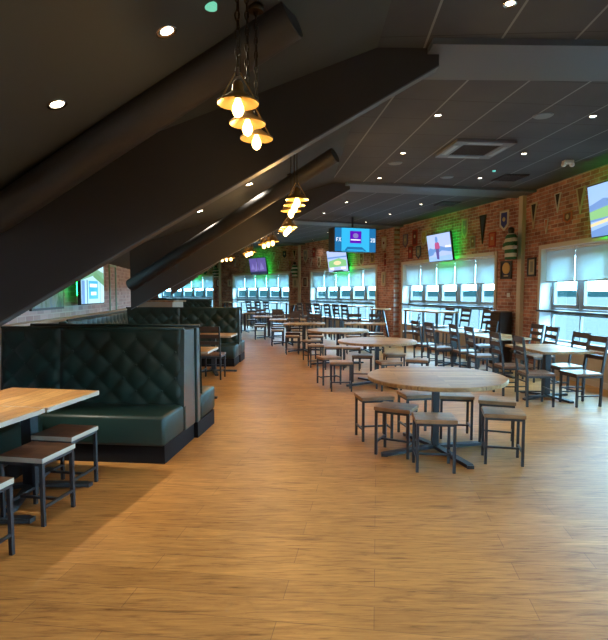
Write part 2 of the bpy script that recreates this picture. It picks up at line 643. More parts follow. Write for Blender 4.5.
# inner wall behind the booths, and the wall behind the camera
for i in range(len(WAL) - 1):
    a, b = WAL[i], WAL[i + 1]
    d = (b - a).normalized()
    m = Matrix(((-d.x, d.y, 0, b.x), (-d.y, -d.x, 0, b.y), (0, 0, 1, 0), (0, 0, 0, 1)))   # x back along it, y away from the room... z up
    L = (b - a).length
    mb = MB()
    mb.box((-.02, -.25, 0), (L + .02, 0, CEIL + .3))
    mb2 = mb
    n = Vector((d.y, -d.x))   # into the room
    m = Matrix(((-d.x, n.x, 0, b.x), (-d.y, n.y, 0, b.y), (0, 0, 1, 0), (0, 0, 0, 1)))
    struct(mb.build('wall_left', 'pale_brick', mtx=m))
a, b = WAL[0], FAC[0]
mb = MB()
mb.box((a.x - .3, a.y - .3, 0), (b.x + .3, a.y, CEIL + .3))
struct(mb.build('wall_front', 'brick'))
a, b = WAL[-1], FAC[-1]
d = (b - a).normalized()
mb = MB()
mb.box((-.3, 0, 0), ((b - a).length + .3, .3, CEIL + .3))
struct(mb.build('wall_end', 'brick', mtx=Matrix(((d.x, -d.y, 0, a.x), (d.y, d.x, 0, a.y), (0, 0, 1, 0), (0, 0, 0, 1)))))

# outside: pale ground and a far treeline
mb = MB()
mb.poly([(-400, -300, -1), (400, -300, -1), (400, 400, -1), (-400, 400, -1)])
struct(mb.build('ground_outside', 'exterior'))
mb = MB()
prev = None
for k in range(49):
    a = R(-60 + k * 4)
    p = Vector((310 * math.sin(a + .6), 310 * math.cos(a + .6), 0))
    q = p * 1.12
    h = 2.2 + .5 * math.sin(k * 1.7) + .3 * math.sin(k * 3.1)
    cur = (mb.bm.verts.new((p.x, p.y, -1)), mb.bm.verts.new((p.x, p.y, h)), mb.bm.verts.new((q.x, q.y, h + .4)), mb.bm.verts.new((q.x, q.y, -1)))
    if prev:
        for j in range(3):
            mb.bm.faces.new((prev[j], cur[j], cur[j + 1], prev[j + 1]))
    prev = cur
struct(mb.build('treeline_outside', 'hill'))

# ------------------------------------------------------------------ portal frames: boxed beam across the flat ceiling, then raking down to the left
def frame(i, tz, lz, tlen, tip, w_flat=.62, w_rake=.27):
    """i: facade corner; tip / tlen: where along the frame the rake starts and ends; tz, lz: underside heights there"""
    c = FAC[i]
    d1 = (FAC[i] - FAC[i - 1]).normalized()
    d2 = (FAC[i + 1] - FAC[i]).normalized()
    d = (d1 + d2).normalized()
    n = Vector((-d.y, d.x))
    m = Matrix(((n.x, d.x, 0, c.x), (n.y, d.y, 0, c.y), (0, 0, 1, 0), (0, 0, 0, 1)))   # x away from the facade, y along it
    if True:
        mb = MB()
        mb.box((0, -.45, max(tz, CEIL - .05)), (tip + .1, .25, CEIL + .05))
        struct(mb.build('ceiling_beam', 'beam', mtx=m))
    top = []
    for k in range(7):
        x = tip + (tlen - tip) * k / 6
        p = m @ Vector((x, -.1, 0))
        top.append((x, -w_rake, min(CEIL + .05, sofz(p.x, p.y) + .12)))
    poly = [(tip, -w_rake, tz), (tlen, -w_rake, lz)] + list(reversed(top))
    mb = MB()
    mb.prism(poly, (0, 0, 0), (0, .11, 0))
    struct(mb.build('raking_beam', 'beam_shaded', mtx=m))
    mb = MB()      # paler strip added to paint the window light on the underside
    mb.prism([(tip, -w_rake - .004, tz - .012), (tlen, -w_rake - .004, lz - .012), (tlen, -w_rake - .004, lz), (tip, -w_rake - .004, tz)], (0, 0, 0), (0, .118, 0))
    struct(mb.build('trim_lit_underside', 'beam', mtx=m))
    return m

def depth_at(px, py, Y):
    r = ray(px, py)
    return Vector((0, 0, EYE)) + r * (Y / r.y)

def along(i, px, py, off=0):
    """distance along frame i's near face and height of a pixel there"""
    c = FAC[i]
    d = ((FAC[i] - FAC[i - 1]).normalized() + (FAC[i + 1] - FAC[i]).normalized()).normalized()
    n = Vector((-d.y, d.x))
    a = c + d * off
    r = ray(px, py)
    det = r.x * (-n.y) - (-n.x) * r.y
    t = (a.x * (-n.y) - (-n.x) * a.y) / det
    s = (r.x * a.y - r.y * a.x) / det
    return s, EYE + t * r.z

OFF1, OFF2 = -.27, -.27
t1, z1 = along(1, 439, 65, OFF1)
l1, zl1 = along(1, 0, 322, OFF1)
k1 = (zl1 - z1) / (l1 - t1)
e1 = l1 + .75
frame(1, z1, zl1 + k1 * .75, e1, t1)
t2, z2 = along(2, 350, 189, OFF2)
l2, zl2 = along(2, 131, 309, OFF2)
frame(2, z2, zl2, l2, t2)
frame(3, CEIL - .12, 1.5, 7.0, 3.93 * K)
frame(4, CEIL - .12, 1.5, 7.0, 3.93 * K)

def duct(a, b, r):
    a, b = Vector(a), Vector(b)
    d = (b - a).normalized()
    mb = MB()
    mb.tube([a, a + d * .01, b - d * .01, b], r, 24)
    return struct(mb.build('ceiling_duct', 'duct'))
da, db = at(292, 16, 3.30), depth_at(0, 214, 4.40)
duct(da, db + (db - da) * .2, .135)
duct(at(335, 155, 3.40), at(131, 285, 1.69), .105)

# beige trunking down the wall corners, brick pier at the third corner
for i in (2, 4, 5):
    d = ((FAC[i] - FAC[i - 1]).normalized() + (FAC[i + 1] - FAC[i]).normalized()).normalized()
    m = Matrix(((d.x, -d.y, 0, FAC[i].x), (d.y, d.x, 0, FAC[i].y), (0, 0, 1, 0), (0, 0, 0, 1)))
    mb = MB()
    mb.box((-.07, -.05, 0), (.07, .09, CEIL), bevel=.006)
    struct(mb.build('trim_pipe_boxing', 'trim', mtx=m))
i = 3
d = ((FAC[i] - FAC[i - 1]).normalized() + (FAC[i + 1] - FAC[i]).normalized()).normalized()
mb = MB()
mb.box((-.22, -.1, 0), (.24, .22, CEIL))
struct(mb.build('wall_pier', 'brick', mtx=Matrix(((d.x, -d.y, 0, FAC[i].x), (d.y, d.x, 0, FAC[i].y), (0, 0, 1, 0), (0, 0, 0, 1)))))

# wooden capping behind the booth backs
mb = MB()
for i in (0, 1, 2):
    a, b = WAL[i], WAL[i + 1]
    n = (b - a).normalized()
    n = Vector((n.y, -n.x))
    mb.prism([flat(a, 1.17), flat(b, 1.17), flat(b + n * .16, 1.17), flat(a + n * .16, 1.17)], (0, 0, 0), (0, 0, .035))
struct(mb.build('trim_ledge', 'trim'))

# ------------------------------------------------------------------ lights set in the ceiling
def light(name, typ, loc, parent=None, **kw):
    l = bpy.data.lights.new(name, typ)
    for k, v in kw.items():
        setattr(l, k, v)
    o = bpy.data.objects.new(name, l)
    COL.objects.link(o)
    o.location = loc
    if parent:
        o.parent = parent
    return o

def downlight(p, nrm, label, watts=DOWN_W, group='recessed ceiling downlights', size=.046, cone=125):
    z = Vector(nrm).normalized()
    rot = z.to_track_quat('Z', 'Y').to_matrix().to_4x4()
    t = thing('ceiling_downlight', label, 'light', group=group, mtx=Matrix.Translation(p) @ rot)
    q = MB()
    q.lathe([(size * .72, -.004), (size, -.010), (size, .002), (size * .72, .002), (size * .72, -.004)], 20, cap=False)
    q.build('bezel', 'chrome', t)
    q = MB()
    q.lathe([(size * .70, -.002), (size * .3, -.006)], 16)
    q.build('lamp', 'lamp', t)
    if watts:
        light('downlight_beam', 'SPOT', (0, 0, -.05), t, energy=watts, spot_size=R(cone), spot_blend=.8, color=(1, .87, .70), shadow_soft_size=.03)
    return t

flat_px = [(510, 3, 'in the nearest row of flat tiles'), (438, 115, 'by the tip of the long dark beam'), (403, 153, 'beside the square air vent'), (379.5, 178, 'close to the second dark beam'),
           (480, 178, 'just beyond the air vent near the black grille'), (524, 153.5, 'by the wall end of the air vent'), (593, 116, 'nearest the brick wall over the near window'),
           (421, 204, 'beyond the second ceiling beam near the standing figure screen'), (346.6, 202, 'first beyond the second ceiling beam'), (390, 214, 'above and just right of the hanging screen'),
           (324, 213, 'beyond the second ceiling beam on the row third along'), (366, 222, 'directly over the hanging screen'), (306.5, 221, 'farther along past the lamps over the walkway'),
           (327.5, 232, 'left of the hanging screen'), (313, 240, 'far end of the ceiling above the brick wall')]
for px, py, w in flat_px:
    downlight(at(px, py, CEIL), (0, 0, 1), 'small glowing ceiling downlight ' + w, 10 if px == 313 else DOWN_W)
for x, y, w in ((-.9, 18.3, 'over the walkway before the purple screen window'), (-2.3, 20.9, 'close to the wall left of the purple screen'), (1.0, 17.2, 'close to the wall behind the hanging screen'), (-5.4, 23.6, 'in front of the farthest window')):  # extra lamps added to brighten the dark far brick
    downlight(Vector((x, y, CEIL)), (0, 0, 1), 'ceiling downlight ' + w, DOWN_W * 1.3)
# more of the same grid over and behind the camera
for x, y in ((1.5, 2.4), (3.4, 1.6), (1.4, -.6), (3.3, -1.0), (1.4, -2.6), (3.2, -2.8)):
    downlight(Vector((x, y, CEIL)), (0, 0, 1), 'ceiling downlight over the open floor near the entrance', DOWN_W)
# downlights in the sloping ceiling
def on_slope(px, py):
    r = ray(px, py)
    t = .5
    for _ in range(400):
        p = Vector((0, 0, EYE)) + r * t
        if p.z >= sofz(p.x, p.y):
            break
        t += .02
    return p
SN = Vector((-.36, 0, 1))
for px, py, w, e in ((57, 104, 'low on the near slope over the green booth', 28), (166, 31, 'on the near slope beside the brass lamps', 28), (249, 184, 'upper one on the second slope', 28), (200, 211, 'lower one on the second slope', 28)):
    downlight(on_slope(px, py), SN, 'round white ceiling downlight ' + w, e, 'downlights in the sloping ceiling', .062)
for x, y, e in ((-2.85, 3.93, 150), (-1.2, .6, 50), (-2.2, -.8, 50)):
    downlight(Vector((x, y, sofz(x, y) - .01)), SN, 'ceiling downlight on the near slope above the first booth table' if e > 60 else 'ceiling downlight on the near slope behind the booths', e, 'downlights in the sloping ceiling',   .055, 62 if e > 60 else 125)
p = on_slope(211, 4)
tag(MB().build('x', 'white') if False else (lambda q: (q.lathe([(.034, -.025), (.034, 0)], 20, p), q.build('smoke_detector', glow('pale_green_led', (.25, .9, .6), .55)))[1])(MB()), 'small round detector glowing pale green on the near slope', 'detector')

# ceiling cassette, speakers, grilles, alarm
mC, LC = facet(1)
iC = mC.inverted()
def on_ceiling_rect(name, label, cat, px, py, w, h, parts):
    p = iC @ at(px, py, CEIL)
    t = thing(name, label, cat, mtx=mC @ Matrix.Translation((p.x, p.y, CEIL - .004)))
    for f in parts:
        f(t)
    return t
def _panel(t):
    q = MB()
    q.box((-.42, -.42, -.035), (.42, -.27, 0)); q.box((-.42, .27, -.035), (.42, .42, 0)); q.box((-.42, -.27, -.035), (-.27, .27, 0)); q.box((.27, -.27, -.035), (.42, .27, 0))
    q.build('surround', 'greyplast', t)
def _grille(t):
    q = MB()
    for k in range(14):
        y = -.25 + k * .0385
        q.box((-.26, y - .008, -.028), (.26, y + .008, -.02))
    q.box((-.27, -.27, -.02), (.27, .27, -.015))
    q.build('intake_grille', 'vent', t)
def _flaps(t):
    for k in range(4):
        q = MB()
        q.box((-.24, .325, -.042), (.24, .385, -.0352))
        f = q.build('air_flap', 'alu', t)
        f.rotation_euler = (0, 0, R(90) * k)
on_ceiling_rect('air_conditioner', 'square grey air conditioning cassette set in the ceiling tiles', 'air conditioner', 474, 148, .9, .9, (_panel, _grille, _flaps))
for px, py, w in ((543, 115.5, 'over the near window side'), (447, 177, 'just beyond the air conditioning cassette'), (395, 163, 'between the cassette and the second beam')):
    p = at(px, py, CEIL)
    q = MB()
    q.lathe([(.10, -.012), (.115, 0)], 28, p)
    tag(q.build('ceiling_speaker', 'greyplast'), 'round flush grey ceiling speaker ' + w, 'speaker', 'flush ceiling speakers')
for px, py, w in ((510, 177.5, 'beyond the air conditioning cassette'), (447, 203.5, 'past the second ceiling beam'), (385, 226, 'over the brick pier')):
    p = iC @ at(px, py, CEIL)
    t = thing('ceiling_grille', 'black rectangular air grille in the ceiling ' + w, 'vent', mtx=mC @ Matrix.Translation((p.x, p.y, CEIL)), group='black ceiling grilles')
    q = MB()
    q.box((-.27, -.22, -.012), (.27, .22, 0))
    q.build('frame', 'vent', t)
    q = MB()
    for k in range(9):
        q.box((-.25, -.2 + k * .046, -.02), (.25, -.19 + k * .046, -.012))
    q.build('slats', 'black', t)
p = at(568, 160.5, CEIL)
t = thing('emergency_light', 'white twin spot emergency light on the ceiling near the brick wall', 'light', p)
q = MB(); q.box((-.075, -.05, -.05), (.075, .05, 0), bevel=.008); q.build('housing', 'white', t)
for s in (-1, 1):
    q = MB(); q.lathe([(.02, -.095), (.036, -.08), (.036, -.05), (.02, -.035)], 16, (s * .065, 0, 0)); q.build('lamp_head', 'white', t)
p = at(494, 170.5, CEIL)
q = MB(); q.lathe([(.025, -.02), (.03, 0)], 16, p)
tag(q.build('sensor', glow('teal_led', (.15, .8, .7), .6)), 'tiny ceiling sensor with a teal light by the black grille', 'sensor')

# ------------------------------------------------------------------ hanging brass lamps
def pendant(p, top, label, group, watts=BULB_W, s=1.0, chain=True):
    """p: middle of the shade rim"""
    t = thing('pendant_lamp', label, 'lamp', p, group=group)
    q = MB()
    q.lathe([(.098 * s, -.004), (.100 * s, .004), (.060 * s, .030 * s), (.030 * s, .052 * s), (.026 * s, .085 * s), (.018 * s, .10 * s), (.014 * s, .10 * s), (.022 * s, .083 * s), (.026 * s, .05 * s), (.056 * s, .027 * s), (.098 * s, -.004)], 32, cap=False)
    q.build('shade', 'brass', t)
    q = MB()
    q.lathe([(.004, -.068 * s), (.020 * s, -.058 * s), (.029 * s, -.036 * s), (.027 * s, -.016 * s), (.015 * s, .012 * s), (.012 * s, .03 * s)], 20)
    q.build('bulb', 'bulb', t)
    q = MB()
    q.lathe([(.017 * s, .02 * s), (.017 * s, .075 * s), (.012 * s, .105 * s)], 16)
    q.build('lamp_holder', 'cable', t)
    q = MB()
    q.bar((-.085 * s, 0, .01), (-.012, 0, .14 * s), .006)
    q.bar((.085 * s, 0, .01), (.012, 0, .14 * s), .006)
    q.build('bracket', 'brass', t)
    q = MB()
    z, k = .13 * s, 0
    zt = top - p.z
    if chain:
        while z < zt - .02:     # oval chain links, turned a quarter turn each
            r = (.011, .026)
            ring = [(r[0] * math.cos(a), 0, z + .02 + r[1] * math.sin(a)) for a in [2 * math.pi * j / 10 for j in range(11)]]
            if k % 2:
                ring = [(0, x, zz) for x, _, zz in ring]
            q.tube(ring, .0034, 5)
            z += .042
            k += 1
        q.tube([(.012, .010, .13 * s), (.006, .01, zt * .5), (.0, .004, zt)], .0035, 6)
    else:
        q.tube([(0, 0, .12 * s), (0, 0, zt)], .006, 6)
    q.build('chain', 'cable', t)
    q = MB()
    q.lathe([(.045, zt - .03), (.05, zt)], 20)
    q.build('ceiling_rose', 'cable', t)
    light('bulb_light', 'POINT', (0, 0, -.09 * s), t, energy=watts, color=(1, .58, .22), shadow_soft_size=.025)
    return t

def depth_at(px, py, Y):
    r = ray(px, py)
    return Vector((0, 0, EYE)) + r * (Y / r.y)

for (px, py, Y), w in zip(((238, 103, 2.55), (247.5, 123.5, 2.92), (256.5, 138.5, 3.22)), ('nearest and largest of the three over the booth', 'middle one of the three over the booth', 'lowest looking of the three over the booth')):
    p = depth_at(px, py, Y)
    pendant(p, sofz(p.x, p.y), 'brass cone pendant lamp on a chain, ' + w, 'brass lamps over the first booth', BULB_W)
far_l = [((297, 203.5), (294.3, 209), (291, 214.5), 2.52, 'in the bright cluster past the second beam'), ((289.5, 230), (287.5, 232), (285.5, 234), 2.52, 'in the second cluster along the walkway'),
         ((264, 247), (268.3, 245.5), (272.7, 244), 2.52, 'in the cluster above the purple screen'), ((246.5, 256), (249, 255), (251.5, 254), 2.52, 'in the cluster left of the purple screen'),
         ((222.3, 261), (226.5, 260.5), (231, 260), 2.52, 'in the farthest cluster by the sloping beam')]
for a, b, c, z, w in far_l:
    for (px, py), k in zip((a, b, c), ('first from the left', 'middle one', 'last to the right')):
        p = at(px, py - 1, z)
        p.z = z + .03
        pendant(p, max(sofz(p.x, p.y), z + .35), 'glowing brass pendant %s, %s' % (w, k), 'brass lamps over the walkway', BULB_W * 3, 1.25, False)

# ------------------------------------------------------------------ green tufted booths
def tufted(mb, x0, x1, z0, z1, a=.27, b=.13, depth=.045, nx=None, plain=.10):
    """buttoned back in the x-z plane, bulging towards -y; diamonds a wide, rows b apart; plain strip on top"""
    nx = nx or max(12, int((x1 - x0) / .018))
    nz = max(10, int((z1 - z0) / .018))
    g = []
    for j in range(nz + 1):
        row = []
        z = z0 + (z1 - z0) * j / nz
        for i in range(nx + 1):
            x = x0 + (x1 - x0) * i / nx
            u, v = (x - x0) / a, (z1 - plain - z) / (2 * b)
            h = abs(math.sin(math.pi * (u + v)) * math.sin(math.pi * (u - v))) ** .45
            # deep dimples where the folds cross
            if z > z1 - plain:      # straight pleats from the top row of buttons upwards
                h = abs(math.sin(math.pi * u)) ** .45
                w = (z - (z1 - plain)) / plain
                h = h * (1 - w) + .85 * w
            e = min(1, min(x - x0, x1 - x) / .05, (z1 - z) / .03 + .25)
            row.append(mb.bm.verts.new((x, -depth * h * max(0, e) - .004, z)))
        g.append(row)
    for j in range(nz):
        for i in range(nx):
            f = mb.bm.faces.new((g[j][i], g[j][i + 1], g[j + 1][i + 1], g[j + 1][i]))
            f.smooth = True

def button_spots(x0, x1, z0, z1, a=.27, b=.13, plain=.10):
    out, j = [], 0
    while z1 - plain - j * b > z0 + .06:
        x = x0 + a * (.5 if j % 2 else 0)
        while x < x1 - .06:
            if x > x0 + .06:
                out.append((x, z1 - plain - j * b))
            x += a
        j += 1
    return out

def bench(label, loc, rz, L, depth=.52, tuft=True, back_t=.16, zs=.45, zt=1.17, seam=None, group='green booth benches', flip_x=False, back=True):
    """bench facing -y, front edge along x from 0 to -L (right end at the origin)"""
    t = thing('booth_bench', label, 'bench', loc, rz, group)
    q = MB()
    q.box((-L, .05, 0), (-.02, depth + back_t, .17))
    q.build('plinth', 'plinth', t)
    q = MB()
    q.box((-L, .0, .17), (0, depth + .03, zs), bevel=.035)
    for f in q.bm.faces:
        f.smooth = True
    q.build('seat', 'leather', t)
    x1 = 0
    segs = [(-L, x1)] if seam is None else [(-L, -seam), (-seam, x1)]
    for a, b in segs:
        q = MB()
        tufted(q, a, b, zs - .03, zt, depth=.036 if tuft else 0.01)
        o = q.build('backrest', 'leather', t)
        o.location = (0, depth, 0)
        o.rotation_euler = (R(-4), 0, 0)
        o.location.z = .03
        o.location.y = depth - .03
        if tuft:
            first = None
            for x, z in button_spots(a, b, zs - .03, zt):
                if first is None:
                    q = MB()
                    q.lathe([(.013, 0), (.011, .006), (.004, .010)], 10)
                    first = q.build('button', 'leather', o)
                    c = first
                else:
                    c = first.copy()
                    COL.objects.link(c)
                    c.parent = o
                c.rotation_euler = (R(90), 0, 0)
                c.location = (x, -.006, z)
    q = MB()
    q.box((-L, depth + .06, .17), (0, depth + back_t, zt + .02), bevel=.012)
    # outer end panel: plain leather, sloping with the back
    q.prism([(0, depth - .02, zs - .02), (0, depth + .10, zs - .02), (0, depth + .10, zt + .02), (0, depth + .03, zt + .03)], (-.05, 0, 0), (.012, 0, 0))
    q.build('back_panel', 'leather_smooth', t)
    q = MB()
    q.tube([(-L, depth + .05, zt + .035), (0, depth + .05, zt + .035)], .014, 8)
    q.build('piping', 'leather', t)
    return t

BR = R(-6)
u1, w1 = Vector((math.cos(BR), math.sin(BR), 0)), Vector((-math.sin(BR), math.cos(BR), 0))
c1 = at(165, 466, 0)
c1.z = 0
bench('nearest tufted green booth bench with its plain end facing the walkway', c1, BR, 1.95, seam=1.30, back_t=.38)
# its long side against the wall
bench('long green bench against the pale brick wall behind the stools', c1 - u1 * 1.13 - w1 * .03, R(91), 2.3)
# back to back with it: the bench of the second booth, facing away
c2 = c1 + w1 * 1.60 + u1 * (-1.95 + .02)
bench('green booth bench backed against the nearest one and facing away', c2, BR + R(180), 1.95, tuft=False)
# far end of the second booth
c3 = at(235, 367, 0); c3.z = 0
BR3 = R(-2)
u3, w3 = Vector((math.cos(BR3), math.sin(BR3), 0)), Vector((-math.sin(BR3), math.cos(BR3), 0))
bench('tufted green bench closing the second booth behind the ladder back chair', c3, BR3, 2.5, seam=1.30, zt=1.19)
# long side of the second booth along the wall
aw = Vector((-3.05, 6.85, 0)); bw_ = Vector((-3.50, 10.42, 0))
dd = (bw_ - aw); Ls = dd.length
ang = math.atan2(dd.y, dd.x)
nrm = Vector((dd.y, -dd.x, 0)).normalized()
bench('long tufted green bench along the wall under the screen', aw + nrm * .50 + dd, ang, Ls, zt=1.16)
# third booth farther on
c4 = at(208, 326, 0); c4.z = 0
bench('green bench of the farthest booth in front of the windows', c4, R(-8), 3.2, zt=1.2)
c5 = c3 + w3 * .74 - u3 * 2.1
bench('green bench backing onto the second booth and facing the windows', c5 + w3 * .68, BR3 + R(180), 2.1, zt=1.16, tuft=False)

# ------------------------------------------------------------------ stools, chairs, tables
def pale_sides(q):
    q.bm.normal_update()
    for f in q.bm.faces:
        if abs(f.normal.z) < .5:
            f.material_index = 1

def make_stool(label, group, seatmat='seat', h=.47, w=.36, d=.30):
    t = thing('low_stool', label, 'stool', group=group)
    q = MB()
    q.box((-w / 2, -d / 2, h - .036), (w / 2, d / 2, h), bevel=.005)
    if seatmat == 'seat_dark':
        pale_sides(q)
    q.build('seat', [seatmat, 'edge'], t)
    x, y = w / 2 - .022, d / 2 - .018
    for sx in (-1, 1):
        for sy in (-1, 1):
            q = MB()
            q.bar((sx * x, sy * y, 0), (sx * x, sy * y, h - .036), .024)
            q.build('leg', 'steel', t)
    q = MB()
    for s in (-1, 1):
        q.box((-x, s * y - .011, h - .058), (x, s * y + .011, h - .037))
        q.box((s * x - .011, -y, h - .058), (s * x + .011, y, h - .037))
    q.build('seat_frame', 'steel', t)
    for s in (-1, 1):
        q = MB()
        q.bar((s * x, -y, .125), (s * x, y, .125), .018)
        q.build('stretcher', 'steel', t)
    q = MB()
    q.bar((-x, 0, .125), (x, 0, .125), .018)
    q.build('stretcher', 'steel', t)
    return t

def make_chair(label, group, h=.46, top=.96, name='ladder_back_chair', cat='chair'):
    """sitter looks along +y"""
    t = thing(name, label, cat, group=group)
    w = .40
    q = MB()
    q.box((-w / 2, -.19, h - .032), (w / 2, .20, h), bevel=.006)
    q.build('seat', 'chairwood', t)
    x = w / 2 - .02
    for s in (-1, 1):
        q = MB()
        q.bar((s * x, .17, 0), (s * x, .17, h - .03), .026)
        q.build('leg', 'steel', t)
        q = MB()
        q.bar((s * x, -.18, 0), (s * x, -.19, h + .02), .026, .03)
        q.bar((s * x, -.19, h), (s * x, -.265, top), .024, .03)
        q.build('back_post', 'steel', t)
    def back(z):
        return -.19 - .075 * (z - h) / (top - h)
    for z, hh in ((top - .045, .085), (top - .175, .065), (top - .295, .06)):
        q = MB()
        q.box((-x, back(z) - .009, z - hh / 2), (x, back(z) + .009, z + hh / 2))
        q.build('back_slat', 'slat', t)
    q = MB()
    q.box((-x, .158, h - .06), (x, .182, h - .033)); q.box((-x, -.20, h - .06), (x, -.178, h - .033))
    for s in (-1, 1):
        q.box((s * x - .011, -.19, h - .06), (s * x + .011, .17, h - .033))
    q.build('seat_frame', 'steel', t)
    for s in (-1, 1):
        q = MB()
        q.bar((s * x, -.18, .15 if h < .6 else .28), (s * x, .17, .15 if h < .6 else .28), .018)
        q.build('stretcher', 'steel', t)
    q = MB()
    q.bar((-x, .17, .22 if h < .6 else .30), (x, .17, .22 if h < .6 else .30), .018)
    q.build('stretcher', 'steel', t)
    return t

def base_cross(t, r, z=.0):
    for k in range(4):
        q = MB()
        a = R(90) * k + R(20)
        c, s = math.cos(a), math.sin(a)
        q.bar((c * .02, s * .02, .045), (c * r, s * r, .018), .07, .03)
        q.box((c * r - .03, s * r - .03, 0), (c * r + .03, s * r + .03, .03))
        q.build('foot', 'steel', t)

def make_round(label, group, r=.67, h=.75):
    t = thing('round_table', label, 'table', group=group)
    q = MB()
    q.lathe([(r - .006, h - .04), (r, h - .034), (r, h - .006), (r - .006, h)], 64, smooth=False)
    q.build('tabletop', 'table', t)
    q = MB()
    q.bar((0, 0, .03), (0, 0, h - .05), .065)
    q.build('column', 'steel', t)
    q = MB()
    q.bar((-r * .6, 0, h - .05), (r * .6, 0, h - .05), .05, .02); q.bar((0, -r * .6, h - .05), (0, r * .6, h - .05), .05, .02)
    q.build('top_support', 'steel', t)
    base_cross(t, .56)
    return t

def make_rect(label, group, w=.75, l=1.2, h=.75, topmat='table', r=.42, name='rectangular_table'):
    t = thing(name, label, 'table', group=group)
    q = MB()
    q.box((-w / 2, -l / 2, h - .036), (w / 2, l / 2, h), bevel=.004)
    if topmat == 'table_sq':
        pale_sides(q)
    q.build('tabletop', [topmat, 'edge'], t)
    q = MB()
    q.bar((0, 0, .03), (0, 0, h - .04), .085)
    q.build('column', 'steel', t)
    q = MB()
    q.bar((0, -l * .35, h - .045), (0, l * .35, h - .045), .06, .018)
    q.build('top_support', 'steel', t)
    base_cross(t, min(r, w * .62))
    return t

def make_poseur(label, group, r=.30, h=1.1):
    """tall round table on three splayed legs"""
    t = thing('tall_round_table', label, 'table', group=group)
    q = MB()
    q.lathe([(r - .004, h - .035), (r, h - .03), (r, h - .005), (r - .004, h)], 40, smooth=False)
    q.build('tabletop', 'table', t)
    for k in range(3):
        a = R(120) * k + R(200)
        c, s = math.cos(a), math.sin(a)
        q = MB()
        q.bar((c * .30, s * .30, 0), (c * .07, s * .07, h - .035), .075, .05)
        q.build('leg', 'steel', t)
    q = MB()
    q.lathe([(.15, .30), (.15, .315)], 24)
    q.build('foot_plate', 'steel', t)
    return t

def make_tall_rect(label, group, w=.6, l=1.6, h=1.12):
    t = thing('high_table', label, 'table', group=group)
    q = MB()
    q.box((-w / 2, -l / 2, h - .036), (w / 2, l / 2, h), bevel=.004)
    q.build('tabletop', 'table', t)
    for sx in (-1, 1):
        for sy in (-1, 1):
            q = MB()
            q.bar((sx * (w / 2 - .04), sy * (l / 2 - .05), 0), (sx * (w / 2 - .04), sy * (l / 2 - .05), h - .036), .045)
            q.build('leg', 'steel', t)
    for sy in (-1, 1):
        q = MB()
        q.bar((-(w / 2 - .04), sy * (l / 2 - .05), .2), (w / 2 - .04, sy * (l / 2 - .05), .2), .03)
        q.build('stretcher', 'steel', t)
    return t

class Kind:
    """first use keeps the original, every later one is a copy with copies of its parts"""
    def __init__(s, make, *a, **k):
        s.make, s.a, s.k, s.first = make, a, k, None
    def put(s, x, y, rz, label, group):
        if s.first is None:
            s.first = s.make(label, group, *s.a, **s.k)
            s.first.location = (x, y, 0)
            s.first.rotation_euler = (0, 0, rz)
            return s.first
        return dup(s.first, (x, y, 0), rz, label, group)

stool, booth_stool = Kind(make_stool), Kind(make_stool, 'seat_dark', .47, .35, .36)
chair = Kind(make_chair)
barchair = Kind(make_chair, .72, 1.18, 'high_bar_chair')
rtable = Kind(make_round)
sqtable = Kind(make_rect, .75, 1.1)
boothtable = Kind(make_rect, .82, .655, .75, 'table_sq')
poseur = Kind(make_poseur)
hightable = Kind(make_tall_rect)

# nearest round table with its seven stools
T1 = Vector((1.30, 5.08))
rtable.put(T1.x, T1.y, R(-1), 'nearest round oak topped table with seven low stools around it', 'round tables')
g = 'stools around the nearest round table'
for px, py, dz, lab in ((374, 394.5, 10, 'low stool at the walkway side of the nearest round table, standing out'), (396.5, 405.5, -28, 'grey brown low stool between the walkway stool and the orange topped one'),
                        (434, 416, -5, 'orange topped low stool, closest to the camera at the nearest round table'), (503, 411, -13, 'grey and brown low stool at the window side of the nearest round table'),
                        (417, 392.5, 10, 'low stool tucked under the nearest round table, behind its walkway side'), (455, 393.5, -8, 'low stool tucked under the nearest round table, right behind its column'),
                        (497, 398.5, -20, 'low stool half hidden behind the grey and brown one at the nearest round table')):
    p = at(px, py, .47)
    d = T1 - Vector((p.x, p.y))
    stool.put(p.x, p.y, R(dz), lab, g)
# second round table
T2 = at(377, 340.3, .75)
rtable.put(T2.x, T2.y, R(5), 'second round oak table from the camera, just beyond the nearest one', 'round tables')
g = 'stools around the second round table'
for px, py, dz, lab in ((341, 361, 0, 'front walkway side stool of the second round table, its seat lit orange'), (329, 356.5, 20, 'stool just behind the front walkway one at the second round table'),
                        (362, 354.5, -5, 'stool with a grey seat tucked under the walkway side of the second round table'), (394, 353.5, 0, 'stool whose seat edge shows under the second round table past its column'),
                        (389, 361, 10, 'stool between the second round table and the nearest one'), (417, 359.0, -15, 'stool at the window side of the second round table, hidden behind the nearest tabletop')):
    p = at(px, py, .47)
    stool.put(p.x, p.y, R(dz), lab, g)
# third round table
T3 = at(338, 329.7, .75)
rtable.put(T3.x, T3.y, R(-8), 'third round table from the camera, grey topped, below the hanging screen', 'round tables')
g = 'stools around the third round table'
for px, py, dz, lab in ((317, 344.5, 10, 'stool nearest the walkway at the third round table'), (333, 346, 0, 'stool in front of the third round table, its seat seen above the second table'), (352, 346.5, -10, 'grey seated stool in front of the third round table'),
                        (312, 340, 25, 'stool at the far walkway side of the third round table')):
    p = at(px, py, .47)
    stool.put(p.x, p.y, R(dz), lab, g)

